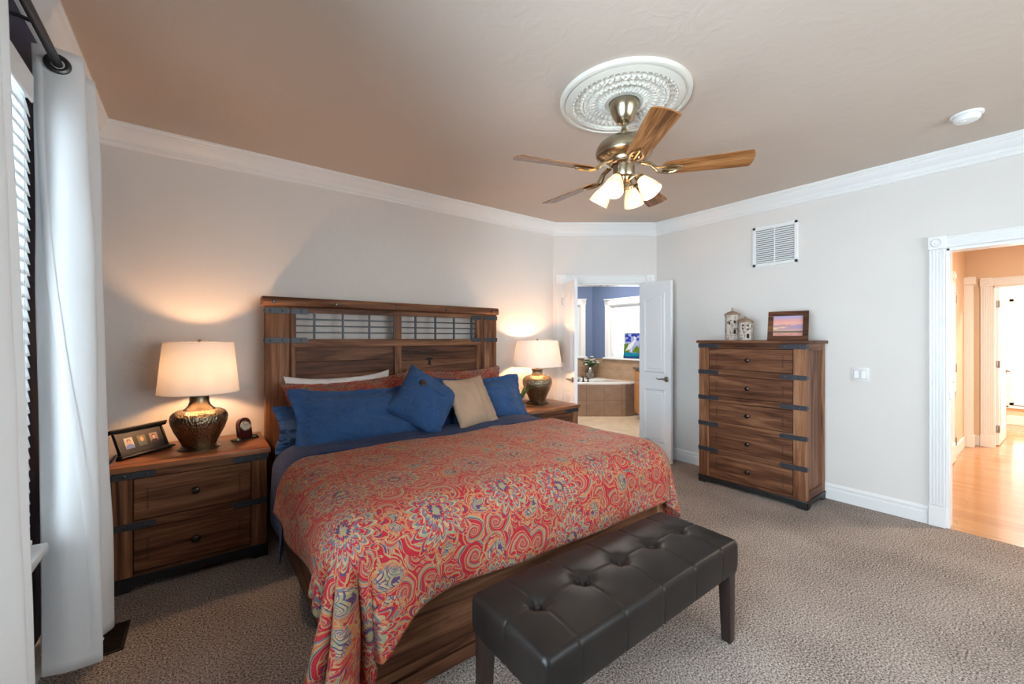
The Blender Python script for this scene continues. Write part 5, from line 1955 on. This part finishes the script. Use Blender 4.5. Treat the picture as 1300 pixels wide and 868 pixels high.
sg('white_bird_glass', (0.90, 0.90, 0.88), [[(-0.85, 0.30), (-0.30, 0.34), (0.20, 0.50), (0.42, 0.66), (0.36, 0.78), (0.10, 0.66), (-0.45, 0.52)],
                                            [(0.30, 0.62), (0.42, 0.62), (0.50, 0.84), (0.30, 0.88), (0.22, 0.80), (0.36, 0.78)], [(-0.1, 0.26), (-0.02, 0.26), (0.02, 0.44), (-0.06, 0.42)]], 1)

# oak vanity
VA = thing('vanity_cabinet', 'orange oak vanity with dark stone top, glimpsed past the bathroom door leaf', 'cabinet', C(2.13, 6.25), BR)
f = MB()
f.prism([(0, 0), (0.55, 0), (0.55, 0.48), (0.255, 0.90), (0, 0.90)], 0.10, 0.845, 'XY', 0.002)
f.prism([(0.06, 0.02), (0.54, 0.02), (0.54, 0.47), (0.245, 0.88), (0.06, 0.88)], 0.0, 0.10)
f.build('carcass', m_oak, VA)
MB().prism([(-0.03, -0.02), (0.57, -0.02), (0.57, 0.47), (0.25, 0.925), (-0.03, 0.925)], 0.845, 0.885, 'XY', 0.004).build('countertop', plain('brown_stone_counter', (0.12, 0.085, 0.065), 0.25, 0, 0, 10, 0.4), VA)
for y0, y1 in ((0.02, 0.44), (0.46, 0.88)):
    d = MB().box(-0.018, 0.0, y0, y1, 0.13, 0.66, 0.004, 1).build('cabinet_door', m_oak, VA)
    MB().box(-0.024, -0.017, y0 + 0.06, y1 - 0.06, 0.19, 0.60, 0.006, 1).build('raised_panel', m_oak, d)
    MB().box(-0.018, 0.0, y0, y1, 0.68, 0.83, 0.004, 1).build('drawer', m_oak, VA)

# ------------------------------------------------------------------ hall seen through the right doorway
struct('floor_hall', MB().prism([(XR + 0.001, -2.6), (10.4, -2.6), (10.4, 0.72), (8.06, 0.72), (8.06, 0.72), (XR + WT, 0.72), (XR + WT, HALL_Y1 - 0.001), (XR + 0.001, HALL_Y1 - 0.001)], -0.05, 0.0), m_planks, 'honey oak plank floor of the hall')
struct('ceiling_hall', MB().box(XR + WT, 10.45, -2.7, 2.0, CE, CE + 0.06), m_hallc, 'peach hall ceiling')
HY = 0.715
struct('wall_hall_left', wall_mb((8.12, HY), (XR + WT, HY), CE), m_peach, 'peach wall on the left side of the hall')
struct('wall_hall_right', wall_mb((XR + WT, -2.6), (10.4, -2.6), CE), m_peach, 'peach wall on the right side of the hall')
FXW = 8.0
struct('wall_hall_end', wall_mb((FXW, -2.6), (FXW, HY), CE, [(2.6 - 0.46, 2.6 + 0.482, 0, 2.04)]), m_peach, 'peach end wall of the hall')
struct('wall_study_left', wall_mb((10.4, 1.9), (FXW + WT, 1.9), CE), m_peach, 'peach wall of the far room')
struct('wall_study_near', wall_mb((FXW + WT + 0.001, 1.9), (FXW + WT + 0.001, HY), CE, thick=0.06), m_peach, 'peach wall beside the far room door')
struct('floor_study', MB().box(8.06, 10.4, 0.72, 1.95, -0.05, 0.0), m_planks, 'honey oak plank floor of the far room')
WW = (-0.95, 0.455, 0.30, 2.30)
struct('wall_study_window', wall_mb((10.4, -2.6), (10.4, 1.9), CE, [(WW[0] + 2.6, WW[1] + 2.6, WW[2], WW[3])]), m_peach, 'peach window wall of the far room')
M_HE = T(FXW, -2.6, 0, pi / 2)
struct('trim_10', casing_mb(2.6 - 0.46, 2.6 + 0.482, 2.04, M_HE, w=0.105, rosette=True), m_trim, 'white casing round the far door of the hall')
struct('trim_11', jamb_mb(2.6 - 0.46, 2.6 + 0.482, 2.04, M_HE), m_trim, 'white jamb of the far door of the hall')
M_HL = T(8.12, HY, 0, pi)
s_of = lambda x: 8.12 - x
struct('trim_12', casing_mb(s_of(6.80), s_of(6.00), 2.04, M_HL, w=0.10), m_trim, 'white casing round the closed hall door')
f = MB().box(7.80, 7.885, 0.632, HY, 0.15, 2.06, 0.003, 1)
f.box(7.79, 7.89, 0.622, HY, 0.0, 0.15, 0.003, 1)
f.box(7.785, 7.895, 0.612, HY, 2.06, 2.16, 0.004, 1)
struct('trim_13', f, m_trim, 'white corner pilaster at the end of the hall')
f = MB()
f.box(6.90, 7.79, HY - 0.016, HY, 0, 0.13, 0.004, 1)
f.box(XR + WT, 5.89, HY - 0.016, HY, 0, 0.13, 0.004, 1)
f.box(FXW - 0.016, FXW, 0.588, HY, 0, 0.13, 0.004, 1)
struct('baseboard_hall', f, m_trim, 'white baseboard of the hall')
dd = door('door_3', 'white closed panel door in the left wall of the hall', 0.76, 2.02, (6.78, HY - 0.0185, 0), pi, hinge_side=1, arched=False)
f = MB().box(10.384, 10.40, -2.6, 1.9, 0, 0.14, 0.004, 1)
struct('baseboard_study', f, m_trim, 'white baseboard under the far window')
door('door_4', 'white door standing open into the far room at the hall end', 0.78, 2.02, (8.145, 0.455, 0), radians(-1.5), hinge_side=-1, arched=False)
M_SW = T(10.4, -2.6, 0, pi / 2)
f = MB()
for a, b, c, d in ((WW[0], WW[0] + 0.05, WW[2], WW[3]), (WW[1] - 0.05, WW[1], WW[2], WW[3]), (WW[0], WW[1], WW[3] - 0.05, WW[3]), (WW[0], WW[1], WW[2], WW[2] + 0.05), (WW[0], WW[1], 1.97, 2.02), (-0.275, -0.225, WW[2], 2.0)):
    f.box(10.44, 10.50, a, b, c, d, 0.004, 1)
for a, b, c, d in ((WW[0] - 0.09, WW[0], WW[2] - 0.03, WW[3] + 0.09), (WW[1], WW[1] + 0.09, WW[2] - 0.03, WW[3] + 0.09), (WW[0] - 0.09, WW[1] + 0.09, WW[3], WW[3] + 0.09), (WW[0] - 0.11, WW[1] + 0.11, WW[2] - 0.04, WW[2])):
    f.box(10.375, 10.41, a, b, c, d, 0.004, 1)
# arched head inside the upper light
n = 20
yc, rad = (WW[0] + WW[1]) / 2, (WW[1] - WW[0]) / 2 - 0.06
f.tube([(10.46, yc + rad * cos(pi * k / n), 1.99 + 0.26 * sin(pi * k / n)) for k in range(n + 1)], 0.022, 8)
w5 = struct('window_5', f, m_trim, 'tall white window with arched head in the far room')
MB().box(10.468, 10.472, WW[0] + 0.03, WW[1] - 0.03, WW[2] + 0.03, WW[3] - 0.03).build('window_glass', m_glass, w5)
BL2 = thing('window_blind', 'white slatted blind on the tall window of the far room', 'blind', (10.425, (WW[0] + WW[1]) / 2, 1.98))
hwb = (WW[1] - WW[0]) / 2 - 0.055
MB().box(-0.03, 0.012, -hwb, hwb, -0.06, 0.0, 0.004, 1).build('headrail', m_whitep, BL2)
f = MB()
z = -0.09
while z > -1.63:
    f.box(-0.024, 0.024, -hwb, hwb, -0.001, 0.001, M=T(-0.009, 0, z, 0, 0, radians(40)))
    z -= 0.044
f.build('slats', m_blind, BL2)
MB().box(-0.03, 0.012, -hwb, hwb, -1.665, -1.645, 0.004, 1).build('bottom_rail', m_whitep, BL2)
